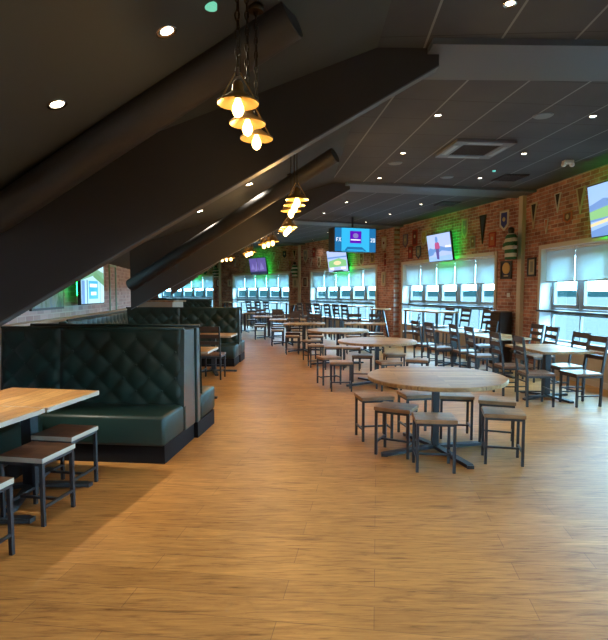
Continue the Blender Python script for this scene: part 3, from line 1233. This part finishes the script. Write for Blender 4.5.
# window side row of square tables with ladder back chairs
g = 'ladder back chairs at the window side tables'
WR = R(6)
sqtable.put(3.60, 7.66, WR, 'brown table nearest the near window with four ladder back chairs', 'window side tables')
for x, y, rz, lab in ((3.24, 7.20, -92, 'ladder back chair closest to the camera, its back to the round tables'), (3.17, 7.92, -88, 'ladder back chair just behind the closest one, its back to the round tables'),
                      (3.86, 7.20, 98, 'ladder back chair on the window side facing the closest chair'), (3.98, 7.88, 97, 'ladder back chair on the window side, second from the camera beneath the near window')):
    chair.put(x, y, R(rz), lab, g)
sqtable.put(3.62, 9.75, R(8), 'brown table second along the window side, behind the closest chairs', 'window side tables')
for x, y, rz, lab in ((3.18, 9.22, -86, 'nearer ladder back chair backing the walkway at the second window side table'), (3.10, 9.92, -84, 'farther ladder back chair backing the walkway at the second window side table'),
                      (4.14, 9.15, 97, 'ladder back chair under the corner trunking, nearer one'), (4.20, 9.85, 99, 'ladder back chair under the corner trunking, farther one')):
    chair.put(x, y, R(rz), lab, g)
sqtable.put(3.22, 11.15, R(14), 'brown table third along the window side, below the blinds of the middle window', 'window side tables')
for x, y, rz, lab in ((2.78, 10.55, -78, 'nearer ladder back chair backing the walkway at the third window side table'), (2.64, 11.2, -76, 'farther ladder back chair backing the walkway at the third window side table'),
                      (3.76, 10.98, 106, 'ladder back chair at the third window side table with its back to the dark cabinet')):
    chair.put(x, y, R(rz), lab, g)

def facing(x, y, tx, ty):
    return math.atan2(ty - y, tx - x) - R(90)

def on_facet(i, s, off):
    m, L = facet(i)
    p = m @ Vector((s, off, 0))
    d = (FAC[i + 1] - FAC[i]).normalized()
    return p, math.atan2(d.y, d.x) - R(90)

# high tables and bar chairs by the middle window
p, rz = on_facet(2, 2.1, .95)
hightable.put(p.x, p.y, rz, 'high table with bar chairs in front of the middle window', 'high tables at the windows')
g = 'high bar chairs at the middle window'
for s, k in ((.82, 'nearest the dark cabinet'), (1.67, 'second from the dark cabinet'), (2.38, 'third from the dark cabinet')):
    p, rz = on_facet(2, s, .46)
    barchair.put(p.x, p.y, rz + R(90), 'high bar chair at the middle window, ' + k, g)
p = at(410, 331, .46)
chair.put(p.x, p.y, R(72), 'ladder back chair standing alone by the brick pier under the middle window', 'ladder back chairs at the window side tables')
# far window behind the hanging screen
q1 = at(380, 347, 0)
poseur.put(q1.x, q1.y, R(15), 'tall round table on splayed black legs in front of the brick pier', 'tall round tables')
p, rz = on_facet(3, 5.0, 1.1)
poseur.put(p.x, p.y, R(30), 'tall splay legged round table at the window behind the hanging screen', 'tall round tables')
g = 'high bar chairs at the window behind the hanging screen'
for n, s in enumerate((1.35, 3.2)):
    p, rz = on_facet(3, s, .75)
    hightable.put(p.x, p.y, rz, 'high table at the window behind the hanging screen, ' + ('by the brick pier' if n == 0 else 'in the middle'), 'high tables at the windows')
for n, s in enumerate((.5, 1.05, 1.6, 2.3, 2.9, 3.6)):
    p, rz = on_facet(3, s, 1.35)
    barchair.put(p.x, p.y, rz - R(90), 'high bar chair at the window behind the hanging screen, %s from the brick pier' % ['first', 'second', 'third', 'fourth', 'fifth', 'sixth'][n], g)
# window under the purple screen
for n, s in enumerate((1.1, 3.0)):
    p, rz = on_facet(4, s, .75)
    hightable.put(p.x, p.y, rz, 'high table at the window under the purple screen, ' + ('nearer the trunking' if n == 0 else 'in the middle'), 'high tables at the windows')
for n, s in enumerate((.35, .95, 1.6)):
    p, rz = on_facet(4, s, 1.35)
    barchair.put(p.x, p.y, rz - R(90), 'high bar chair at the window under the purple screen, %s along' % ['first', 'second', 'third'][n], 'high bar chairs at the window under the purple screen')
p, rz = on_facet(4, 4.5, .9)
poseur.put(p.x, p.y, R(50), 'tall splay legged round table at the window under the purple screen', 'tall round tables')

# low tables in the far half of the room
gt, gc, gs = 'far low tables', 'ladder back chairs at the far tables', 'stools at the far tables'
far_tables = [(-1.2, 17.8, 'far low table with a black column before the purple screen window', 'black columned far table', 'sscc'),
              (-.5, 15.75, 'far low table next to the black columned one, nearer the camera', 'table next to the black columned far table', 'sscc'),
              (.0, 13.75, 'far low table just beyond the third round table on its walkway side', 'far table just past the third round one', 'sscc'),
              (1.62, 13.75, 'far low table between the third round table and the tall round one', 'far table before the tall round one', 'sscc'),
              (-2.35, 20.6, 'farthest low table, close to the end of the booths', 'farthest low table', 'c.cc')]
for x, y, lab, short, kinds in far_tables:
    base = math.atan2(y, x) - R(90)
    sqtable.put(x, y, base + R(90), lab, gt)
    for (dx, dy), k in zip(((-.30, -.60), (.30, -.60), (-.30, .60), (.30, .60)), kinds):
        if k == '.':
            continue
        qx, qy = x + dx * math.cos(base) - dy * math.sin(base), y + dx * math.sin(base) + dy * math.cos(base)
        who = ('near' if dy < 0 else 'window') + ' ' + ('left' if dx < 0 else 'right') + ' '
        if k == 'c':
            chair.put(qx, qy, base + (R(180) if dy > 0 else 0), who + 'ladder back chair at the ' + short, gc)
        else:
            stool.put(qx, qy, base + R(5), who + 'low stool at the ' + short, gs)

# first booth: two boarded tables pushed together and the stools under them
tc = at(99.5, 390.4, .75)
TR = R(-10)
ux, uy = Vector((math.cos(TR), math.sin(TR), 0)), Vector((-math.sin(TR), math.cos(TR), 0))
for k, lab in enumerate(('honey coloured booth table nearest the green bench, pushed against another', 'honey coloured booth table at the picture edge, closer to the camera')):
    c = tc - ux * (.41 + .012 * k) - uy * (.33 + .668 * k)
    o = boothtable.put(c.x, c.y, TR, lab, 'booth tables')
g = 'stools under the first booth tables'
for (px, py), lab in (((94, 428, ), 'dark seated stool with a pale edge closest to the green bench'), ((70, 446.5), 'dark seated stool with a pale edge, middle one of the three at the booth table'), ((6, 482), 'dark seated booth stool nearest the camera, cut off by the picture edge')):
    p = at(px, py, .47) - ux * .185 - uy * .10
    booth_stool.put(p.x, p.y, TR, lab, g)
# second booth
p = at(217.5, 346.5, .75)
boothtable.put(p.x - .41, p.y - .33, R(-3), 'honey coloured table in the second booth behind the double green backs', 'booth tables')
p = at(232.5, 335.5, .75)
boothtable.put(p.x - .41, p.y + .30, R(-3), 'honey coloured table in the second booth beyond the ladder back chair', 'booth tables')
chair.put(-1.66, 9.42, R(-4), 'ladder back chair standing in the second booth between its two tables', 'ladder back chairs at the window side tables')

# dark cabinet against the corner trunking
p, rz = on_facet(2, .36, .22)
t = thing('wooden_cabinet', 'tall dark wooden cabinet between the middle window and the corner trunking', 'cabinet', p, rz)
q = MB(); q.box((-.16, -.17, 0), (.14, .17, 1.14), bevel=.006); q.build('body', mat('very_dark_wood', (.022, .014, .010), .4), t)
q = MB(); q.box((-.172, -.14, .06), (-.16, .14, 1.08)); dq = q.build('door', mat('dark_wood_door', (.035, .022, .015), .4), t)
q = MB(); q.box((-.19, .10, .5), (-.173, .115, .64)); q.build('handle', 'steel', dq)
q = MB(); q.box((-.18, -.19, 1.14), (.15, .19, 1.165)); q.build('top', 'chairwood', t)

# serving counter past the far booths
p = at(160, 304, 1.15)
t = thing('serving_counter', 'pale topped wooden serving counter past the farthest booth', 'counter', (p.x, p.y + .6, 0), R(-25))
q = MB(); q.box((-1.6, -.3, 0), (.6, .3, 1.22)); q.build('front', 'dado', t)
q = MB(); q.box((-1.7, -.36, 1.22), (.7, .36, 1.27), bevel=.006); q.build('worktop', 'table_sq', t)

# ------------------------------------------------------------------ screens
def onfacet(i, px, py, off=0.0, P=FAC):
    """distance along facet i and height where the pixel meets a plane off metres in front of it"""
    m, L = facet(i, P)
    a, b = P[i], P[i + 1]
    d = (b - a).normalized()
    n = Vector((-d.y, d.x)) if P is FAC else Vector((d.y, -d.x))
    return onwall(0, px, py, [a + n * off, b + n * off])

SCR = {k: glow('screen_' + k, c, 1.0) for k, c in dict(sky=(.30, .50, .95), haze=(.42, .52, .88), hill=(.10, .30, .14), field=(.22, .52, .22), sand=(.80, .66, .38), sea=(.13, .28, .60), dark=(.02, .03, .06), red=(.45, .08, .22),
       skin=(.42, .20, .25), cyan=(.03, .42, .75), deep=(.01, .14, .34), purple=(.10, .0, .42), white=(.85, .92, 1), violet=(.10, .08, .28), violet2=(.20, .17, .45), pale=(.45, .75, .85), green=(.12, .34, .20)).items()}
SK = list(SCR)

def make_tv(label, mtx, w, h, art, bracket=.22, led=True, deep=.05, cat='television'):
    """screen faces local +y; x runs along the wall, z up"""
    t = thing('wall_television', label, cat, mtx=mtx)
    q = MB()
    q.box((-w / 2 - .018, -deep, -h / 2 - .018), (w / 2 + .018, 0, h / 2 + .018), bevel=.006)
    q.build('housing', 'black', t)
    q = MB()
    q.poly([(-w / 2, .002, -h / 2), (w / 2, .002, -h / 2), (w / 2, .002, h / 2), (-w / 2, .002, h / 2)], SK.index(art[0]))
    for n, (c, pts) in enumerate(art[1]):
        q.poly([((.5 - x) * w, .0035 + n * .0012, (y - .5) * h) for x, y in pts], SK.index(c))   # x from the viewer's left, y from the bottom
    q.build('screen', [SCR[k] for k in SK], t)
    if bracket:
        q = MB()
        q.box((-.12, -deep - .02, -.12), (.12, -deep, .12)); q.box((-.04, -deep - bracket, -.05), (.04, -deep - .02, .05)); q.box((-.15, -deep - bracket - .02, -.14), (.15, -deep - bracket, .14))
        q.build('bracket', 'steel', t)
    if led:
        q = MB()
        e = .03
        for s in (-1, 1):
            q.box((s * (w / 2 - .03) - .008, -deep - .016, -h / 2 + e), (s * (w / 2 - .03) + .008, -deep - .001, h / 2 - e))
            q.box((-w / 2 + e, -deep - .016, s * (h / 2 - .03) - .008), (w / 2 - e, -deep - .001, s * (h / 2 - .03) + .008))
        q.build('backlight_strip', 'green_led', t)
    return t

def wall_mtx(i, s, z, off, tilt=0, yaw=0):
    m, L = facet(i)
    return m @ Matrix.Translation((s, off, z)) @ Matrix.Rotation(R(yaw), 4, 'Z') @ Matrix.Rotation(R(-tilt), 4, 'X')

rect = lambda x0, y0, x1, y1: [(x0, y0), (x1, y0), (x1, y1), (x0, y1)]
disc = lambda x, y, rx, ry, n=14: [(x + rx * math.cos(2 * math.pi * k / n), y + ry * math.sin(2 * math.pi * k / n)) for k in range(n)]
coast = ('sky', [('sea', [(0, .30), (1, .34), (1, .74), (.5, .66), (.25, .72), (0, .62)]), ('hill', [(.3, .66), (.5, .72), (.8, .80), (1, .76), (1, .64), (.5, .60)]), ('field', [(0, .34), (.35, .36), (1, .46), (1, .64), (.4, .58), (0, .50)]),
         ('sand', [(0, .20), (.35, .27), (1, .40), (1, .47), (.4, .35), (0, .26)]), ('sea', [(0, 0), (1, 0), (1, .34), (.35, .21), (0, .12)]), ('dark', [(.30, 0), (1, 0), (1, .16), (.6, .13), (.34, .14)])])
figure = ('haze', [('sky', [(0, .0), (1, 0), (1, .20), (0, .16)]), ('sea', [(0, .2), (.2, .24), (.3, .36), (.42, .3), (.6, .38), (1, .30), (1, .48), (.7, .5), (.5, .56), (.25, .46), (.1, .52), (0, .42)]), ('white', [(.74, .48), (1, .46), (1, .54), (.78, .55)]),
          ('violet', [(.36, .08), (.46, .05), (.50, .62), (.34, .62)]), ('red', [(.32, .46), (.54, .46), (.52, .66), (.46, .72), (.38, .72), (.33, .66)]), ('sea', disc(.42, .80, .06, .12))])
pitch = ('haze', [('field', [(.04, .2), (.96, .24), (.96, .5), (.6, .62), (.04, .5)]), ('sand', disc(.5, .40, .2, .10)), ('sea', [(0, .62), (1, .64), (1, .70), (0, .70)]), ('dark', [(.2, 0), (.8, 0), (.7, .06), (.3, .06)]), ('white', rect(.1, .1, .3, .2)), ('white', rect(.66, .1, .9, .2))])
crowd = ('violet', [('violet2', [(.06, .3), (.2, .7), (.3, .3)]), ('violet2', [(.3, .2), (.45, .8), (.55, .25)]), ('violet2', [(.6, .25), (.72, .75), (.88, .3)]), ('dark', rect(0, 0, 1, .16)), ('dark', rect(.47, 0, .50, 1))])
ident = ('cyan', [('deep', rect(0, 0, .16, 1)), ('deep', rect(.84, 0, 1, 1)), ('deep', [(.22, .02), (.78, .02), (.66, .2), (.3, .2)]), ('cyan', rect(.3, .05, .7, .09)),
         ('purple', rect(.36, .36, .64, .88)), ('violet2', disc(.5, .68, .07, .11)), ('white', rect(.38, .48, .62, .525)),
         # letters at the left edge, figures at the right edge
         ('white', rect(.03, .42, .045, .58)), ('white', rect(.03, .56, .075, .585)), ('white', rect(.03, .49, .065, .51)), ('white', [(.085, .42), (.098, .42), (.145, .585), (.132, .585)]), ('white', [(.132, .42), (.145, .42), (.098, .585), (.085, .585)]),
         ('white', rect(.865, .56, .91, .585)), ('white', rect(.897, .50, .91, .58)), ('white', [(.865, .44), (.88, .44), (.91, .50), (.895, .51)]), ('white', rect(.865, .42, .91, .445)), ('white', rect(.925, .42, .938, .585)), ('white', rect(.96, .42, .973, .585)), ('white', rect(.925, .56, .973, .585)), ('white', rect(.925, .42, .973, .445))])
studio = ('pale', [('green', [(0, .5), (.5, .62), (1, .42), (1, .7), (.5, .82), (0, .72)]), ('hill', [(.5, .6), (1, .4), (1, .55), (.6, .72)]), ('cyan', rect(.3, .1, .7, .5)), ('white', rect(.34, .36, .66, .44)), ('white', rect(.38, .18, .62, .26)), ('sea', rect(0, .0, .12, .5)), ('deep', rect(.2, .0, .24, .52)), ('deep', rect(.78, .0, .8, .5)), ('sea', rect(.1, .82, .9, .9))])

s, z = onfacet(1, 590.5, 186, .27); _, zb = onfacet(1, 590.5, 239, .27)
hh = z - zb - .02
make_tv('large screen showing a green coastline, at the edge over the near window', wall_mtx(1, s - hh * .85, (z + zb) / 2, .27, 8), hh * 1.68, hh - .03, coast)
s0_, z0_ = onfacet(2, 428, 236, .25); s1_, z1_ = onfacet(2, 452, 228.5, .25); _, zb0 = onfacet(2, 429, 262, .25)
make_tv('wall screen showing a standing figure above the middle window', wall_mtx(2, (s0_ + s1_) / 2, (z0_ + z1_ + zb0 * 2) / 4 - .02, .25, 9), abs(s0_ - s1_) - .04, .70, figure)
s0_, z0_ = onfacet(3, 327.5, 251, .25); s1_, z1_ = onfacet(3, 347.5, 250, .25); _, zb0 = onfacet(3, 337, 272, .25)
make_tv('wall screen showing a sports ground, partly behind the hanging screen', wall_mtx(3, (s0_ + s1_) / 2, (z0_ + zb0) / 2, .25, 9), abs(s0_ - s1_) - .06, .78, pitch)
s0_, z0_ = onfacet(4, 249.5, 258, .25); s1_, z1_ = onfacet(4, 266.5, 257, .25); _, zb0 = onfacet(4, 258, 275, .25)
make_tv('dim purple wall screen above the far window', wall_mtx(4, (s0_ + s1_) / 2, (z0_ + zb0) / 2, .25, 9), abs(s0_ - s1_) - .06, .74, crowd)
s, z = onfacet(5, 188, 271, .25)
make_tv('purple wall screen mostly hidden by the second sloping beam', wall_mtx(5, s, z + .02, .25, 9), 1.3, .74, crowd)

# the hanging screen: a deep black housing on a ceiling pole
hp = at(355.5, 240, 2.98)
t = make_tv('blue screen with a purple square, hanging from the ceiling on a pole', Matrix.Translation((hp.x, hp.y, 2.98)) @ Matrix.Rotation(R(180 + 20), 4, 'Z') @ Matrix.Rotation(R(0), 4, 'X'), 1.22, .63, ident, bracket=0, led=False, deep=.06)
q = MB(); q.box((-.52, -.42, -.31), (.62, -.06, .32), bevel=.01); q.build('rear_housing', 'black', t)
q = MB(); q.tube([(0, -.2, .30), (0, -.2, CEIL - 2.98)], .03, 12); q.build('ceiling_pole', 'steel', t)

# the screen on the pale wall at the left, with its neighbours
def left_mtx(px, py, off):
    s, z = onfacet(1, px, py, off, WAL)
    a, b = WAL[1], WAL[2]
    d = (b - a).normalized()
    n = Vector((d.y, -d.x))
    p = a + d * s + n * off
    return Matrix(((-d.x, n.x, 0, p.x), (-d.y, n.y, 0, p.y), (0, 0, 1, z), (0, 0, 0, 1))), s, z
mA, sA, zA = left_mtx(81, 305, .25)
mB_, sB, zB = left_mtx(104.5, 303, .25)
w_ = abs(sB - sA)
mc = mA.copy(); mc.translation = (mA.translation + mB_.translation) / 2
mc.translation.z = zB + .36
make_tv('bright pale blue screen on the pale brick wall, cut off by the long beam', mc, max(w_, .9) - .05, .70, studio, led=False)
q = MB(); q.box((w_ / 2 - .042, -.066, -.22), (w_ / 2 - .03, -.052, .16)); q.build('backlight_strip', 'green_led', [o for o in COL.objects if o.name.startswith('wall_television') and o.parent is None and o['label'].startswith('bright pale')][0])
mP, sP, zP = left_mtx(48, 300, .03)
mP.translation.z = 1.66
t = thing('framed_picture', 'framed green and grey landscape picture beside the screen on the pale wall', 'picture', mtx=mP)
q = MB(); q.box((-.55, -.02, -.33), (.55, .012, .33)); q.build('frame', 'black', t)
q = MB(); q.box((-.52, .012, -.30), (.52, .016, .30))
q.build('picture_print', noise_picture('mottled_landscape_print', [(.3, (.05, .10, .12)), (.45, (.12, .22, .14)), (.55, (.35, .42, .40)), (.7, (.22, .34, .45))], 5.0, 0, (1, 1, .5)), t)
mP, sP, zP = left_mtx(113, 290, .02)
mP.translation.z = 1.66
t = thing('wall_decoration', 'tall narrow pale green outline between the screen and the second beam', 'frame', mtx=mP)
pg = mat('pale_green_paint', (.32, .52, .42), .5)
for s in (-1, 1):
    q = MB(); q.box((s * .22 - .02, -.012, -.45), (s * .22 + .02, .012, .40)); q.build('upright', pg, t)
q = MB(); q.box((-.24, -.012, .40), (.24, .012, .44)); q.build('top_rail', pg, t)

# ------------------------------------------------------------------ pennants, frames and shirts on the brick
CLR = {k: mat('felt_' + k, c, .9) for k, c in dict(black=(.014, .013, .013), cream=(.42, .35, .22), blue=(.03, .04, .20), navy=(.03, .035, .075), red=(.30, .03, .025), maroon=(.13, .02, .02), white=(.50, .46, .40), grey=(.22, .21, .17), gold=(.38, .24, .06),
       green=(.03, .14, .06), purple=(.11, .07, .13), brown=(.17, .09, .05), orange=(.42, .12, .05)).items()}
CK = list(CLR)
def pennant(i, px, y0, y1, wpx, kind, c1, c2, label, group):
    s, zt = onfacet(i, px, y0, .01)
    _, zb = onfacet(i, px, y1, .01)
    sa, _ = onfacet(i, px - wpx / 2, y0, .01)
    sb, _ = onfacet(i, px + wpx / 2, y0, .01)
    w, h = max(abs(sa - sb), .12), zt - zb
    m, L = facet(i)
    t = thing('pennant' if kind == 'tri' else 'hanging_banner', label, 'pennant' if kind == 'tri' else 'banner', group=group, mtx=m @ Matrix.Translation((s, .012, zt)))
    if kind == 'tri':
        out = [(-w / 2, 0), (w / 2, 0), (.01, -h), (-.01, -h)]
        inn = [(-w / 2 + w * .2, -.05 * h), (w / 2 - w * .2, -.05 * h), (0, -h * .72)]
    elif kind == 'shield':
        out = [(-w / 2, 0), (w / 2, 0), (w / 2, -h * .72), (0, -h), (-w / 2, -h * .72)]
        inn = [(-w * .33, -h * .08), (w * .33, -h * .08), (w * .33, -h * .66), (0, -h * .86), (-w * .33, -h * .66)]
    else:
        out = [(-w / 2, 0), (w / 2, 0), (w / 2, -h), (-w / 2, -h)]
        inn = [(-w * .34, -h * .1), (w * .34, -h * .1), (w * .34, -h * .9), (-w * .34, -h * .9)]
    q = MB()
    q.prism([(x, 0, z) for x, z in out], (0, -.006, 0), (0, .004, 0))
    q.build('border', CLR[c1], t)
    q = MB()
    q.prism([(x, 0, z) for x, z in inn], (0, .004, 0), (0, .007, 0))
    q.build('emblem_field', CLR[c2], t)
    if kind != 'tri':
        q = MB()
        q.lathe([(w * .16, .0), (w * .16, .004)], 14)
        o = q.build('crest', CLR['cream' if c2 not in ('cream', 'white') else 'maroon'], t)
        o.rotation_euler = (R(-90), 0, 0)
        o.location = (0, .007, -h * .42)
        q = MB()
        q.tube([(-w / 2 - .02, 0, .006), (w / 2 + .02, 0, .006)], .008, 8)
        q.build('hanging_rod', 'brass', t)
    return t
G1 = 'pennants over the near window'
for a in ((1, 534, 203, 229, 7, 'tri', 'cream', 'black', 'black and cream pennant next to the corner trunking'), (1, 558, 193, 213, 7, 'tri', 'white', 'black', 'black and white pennant midway between trunking and the coastline screen'),
          (1, 581, 187, 214, 10, 'tri', 'cream', 'brown', 'cream banded pennant right beside the coastline screen'), (1, 546.5, 219, 234, 4, 'tri', 'white', 'orange', 'small slim orange and white pennant hung low'),
          (1, 568, 212, 223, 9, 'shield', 'orange', 'brown', 'small red outlined shield emblem hung low near the coastline screen')):
    pennant(*a, G1)
G2 = 'pennants over the middle window'
for a in ((2, 465, 219, 239, 6, 'shield', 'cream', 'grey', 'cream shield pennant in the green glow beside the standing figure screen'), (2, 483, 215, 244, 7, 'tri', 'black', 'navy', 'long black pennant between the cream shield and the blue banner'),
          (2, 504.5, 211, 231, 9, 'shield', 'white', 'blue', 'blue pointed banner with a white edge beside the corner trunking'), (2, 492.5, 232, 247, 7, 'rect', 'red', 'orange', 'small red square ended banner below the blue one'),
          (2, 473, 236, 248, 5, 'rect', 'grey', 'brown', 'faded grey brown banner below the cream shield'), (2, 405.5, 234, 248, 5, 'shield', 'purple', 'grey', 'purple shield pennant nearest the brick pier'),
          (2, 415, 229.5, 246, 5, 'rect', 'red', 'maroon', 'bright red banner left of the standing figure screen'), (2, 424, 231, 246, 5, 'shield', 'cream', 'gold', 'cream pennant touching the standing figure screen'),
          (2, 410.5, 246, 259, 4.5, 'rect', 'maroon', 'red', 'maroon banner in the lower row by the brick pier'), (2, 418.5, 246, 259, 5, 'shield', 'navy', 'grey', 'navy pennant in the lower row left of the standing figure screen')):
    pennant(*a, G2)
G3 = 'pennants around the hanging screen'
for a in ((3, 384, 237, 251, 5, 'shield', 'cream', 'white', 'cream pointed banner between the hanging screen and the brick pier'), (3, 385.5, 253, 266, 2.6, 'rect', 'red', 'maroon', 'narrow red banner below the cream one by the brick pier'),
          (3, 361.5, 252.5, 267, 4, 'shield', 'cream', 'brown', 'cream pennant below the hanging screen'), (3, 372.5, 252, 263, 4, 'rect', 'gold', 'brown', 'gold brown banner below the hanging screen end'),
          (3, 305.5, 250, 263, 4, 'shield', 'cream', 'grey', 'cream shield pennant beside the far trunking'), (3, 314, 247.5, 257, 3, 'rect', 'maroon', 'red', 'dark red banner left of the sports ground screen'),
          (3, 311, 258, 267, 2.5, 'tri', 'white', 'red', 'tiny pale pennant low beside the far trunking'), (3, 319, 257, 268, 3, 'shield', 'white', 'brown', 'small pale shield low beside the sports ground screen')):
    pennant(*a, G3)
G4 = 'pennants around the purple screen'
for a in ((4, 274, 252.5, 260, 3, 'tri', 'white', 'brown', 'pale pennant just right of the purple screen glow'), (4, 284.5, 251, 258, 3.5, 'shield', 'black', 'navy', 'dark shield pennant right of the purple screen'), (4, 294.5, 250, 260, 4, 'tri', 'cream', 'black', 'cream and black pennant by the far trunking'),
          (4, 278.5, 261, 269, 2.4, 'tri', 'white', 'brown', 'small pale pennant in the lower row right of the purple screen'), (4, 290, 261, 268, 2.4, 'tri', 'brown', 'gold', 'small brown pennant in the lower row by the far trunking'),
          (4, 235, 260, 267, 2.6, 'tri', 'white', 'brown', 'small pale pennant left of the purple screen'), (4, 240, 263, 271, 2.6, 'tri', 'cream', 'red', 'small cream pennant close to the left of the purple screen'),
          (5, 205, 266, 275, 4, 'shield', 'black', 'navy', 'dark shield above the farthest window'), (5, 214.5, 266, 273, 3, 'tri', 'white', 'brown', 'pale pennant above the farthest window')):
    pennant(*a, G4)

def frame_on(i, px, py, wpx, hpx, label, inner, round_=False, name='framed_picture', cat='picture', c='black'):
    s, z = onfacet(i, px, py, .02)
    sa, zt = onfacet(i, px - wpx / 2, py - hpx / 2, .02)
    sb, zb = onfacet(i, px + wpx / 2, py + hpx / 2, .02)
    w = max(abs(sa - sb), .16)
    _, zt = onfacet(i, px, py - hpx / 2, .02)
    _, zb = onfacet(i, px, py + hpx / 2, .02)
    h = zt - zb
    m, L = facet(i)
    t = thing(name, label, cat, mtx=m @ Matrix.Translation((s, .002, (zt + zb) / 2)), group='framed pictures on the brick')
    q = MB()
    e = .035
    q.box((-w / 2, 0, -h / 2), (-w / 2 + e, .03, h / 2)); q.box((w / 2 - e, 0, -h / 2), (w / 2, .03, h / 2)); q.box((-w / 2, 0, -h / 2), (w / 2, .03, -h / 2 + e)); q.box((-w / 2, 0, h / 2 - e), (w / 2, .03, h / 2))
    q.build('frame', c, t)
    q = MB()
    q.box((-w / 2 + e, 0, -h / 2 + e), (w / 2 - e, .015, h / 2 - e))
    q.build('mount', CLR['navy'] if round_ else CLR[inner], t)
    q = MB()
    if round_:
        q.lathe([(min(w, h) * .36, 0), (min(w, h) * .33, .01)], 28)
        o = q.build('gilt_disc', 'brass', t); o.rotation_euler = (R(-90), 0, 0); o.location = (0, .015, h * .10)
        q = MB(); q.box((-w * .2, .015, -h * .36), (w * .2, .02, -h * .29)); q.build('caption_plate', CLR['cream'], t)
    else:
        q.box((-w * .16, .015, -h * .28), (w * .16, .018, h * .30))
        q.build('print', CLR['grey'], t)
frame_on(2, 506, 270, 10.5, 18, 'dark framed gilt disc under the striped shirt by the corner trunking', 'navy', True)
frame_on(1, 531.5, 267, 7.5, 18.5, 'black framed cream picture between the corner trunking and the near window', 'cream')
frame_on(4, 295, 283, 4.5, 9, 'small cream framed picture beside the far trunking and the far window', 'cream', c='trim')
frame_on(3, 305, 282, 4.5, 10, 'dark red framed picture just past the far trunking', 'maroon', c='trim')
frame_on(5, 218.5, 283, 4, 7, 'small white framed picture beside the farthest window', 'white')
frame_on(4, 229.5, 283, 3.5, 7, 'small cream framed picture left of the far window', 'cream', c='trim')
frame_on(3, 383.5, 279, 3.5, 14, 'narrow cream framed picture beside the brick pier', 'cream', c='trim')

hoops = stripes_mat('green_and_white_hoops', (.50, .47, .38), (.02, .115, .045), .155, .5, 'Z')
def shirt(p, rz, label, s=1.0):
    t = thing('striped_shirt', label, 'shirt', p, rz, 'striped shirts on the trunking')
    q = MB()
    n = 20
    prof = [(.20, .11, -.30), (.205, .115, -.20), (.21, .12, -.05), (.225, .12, .08), (.235, .11, .17), (.19, .095, .235), (.10, .075, .275), (.075, .065, .285)]
    rings = [[q.bm.verts.new((rx * s * math.cos(2 * math.pi * k / n), ry * s * math.sin(2 * math.pi * k / n), z * s)) for k in range(n)] for rx, ry, z in prof]
    for a, b in zip(rings, rings[1:]):
        for k in range(n):
            q.bm.faces.new((a[k], a[(k + 1) % n], b[(k + 1) % n], b[k])).smooth = True
    q.bm.faces.new(list(reversed(rings[0]))); q.bm.faces.new(rings[-1])
    q.build('body', hoops, t)
    for sx in (-1, 1):
        q = MB()
        q.tube([(sx * .17 * s, 0, .17 * s), (sx * .25 * s, .01, .08 * s), (sx * .285 * s, .03, -.06 * s)], .062 * s, 12)
        q.build('sleeve', hoops, t)
    q = MB()
    q.lathe([(.055 * s, .27 * s), (.065 * s, .31 * s), (.075 * s, .36 * s), (.06 * s, .41 * s), (.02 * s, .43 * s)], 16)
    q.build('mannequin_neck', 'black', t)
    return t
for i, py, lab, dx in ((2, 246, 'green and white hooped shirt high on the corner trunking', .18), (4, 271, 'green and white hooped shirt on the trunking between the far windows', .22), (5, 273, 'green and white hooped shirt on the farthest trunking', .2)):
    d = ((FAC[i] - FAC[i - 1]).normalized() + (FAC[i + 1] - FAC[i]).normalized()).normalized()
    n = Vector((-d.y, d.x))
    c = FAC[i] + n * .26 + d * (.05)
    r = ray(300, py)
    z = EYE + r.z * (c.y / r.y)
    shirt((c.x, c.y, z), math.atan2(d.y, d.x) + R(-12), lab, .92)
# light switch
s, z = onfacet(2, 508.5, 295, .0)
m, L = facet(2)
t = thing('light_switch', 'white light switch plate on the brick below the gilt disc', 'switch', mtx=m @ Matrix.Translation((s, 0, z)))
q = MB(); q.box((-.045, 0, -.045), (.045, .01, .045), bevel=.003); q.build('plate', 'white', t)
q = MB(); q.box((-.012, .01, -.02), (.012, .016, .02)); q.build('rocker', 'white', t)
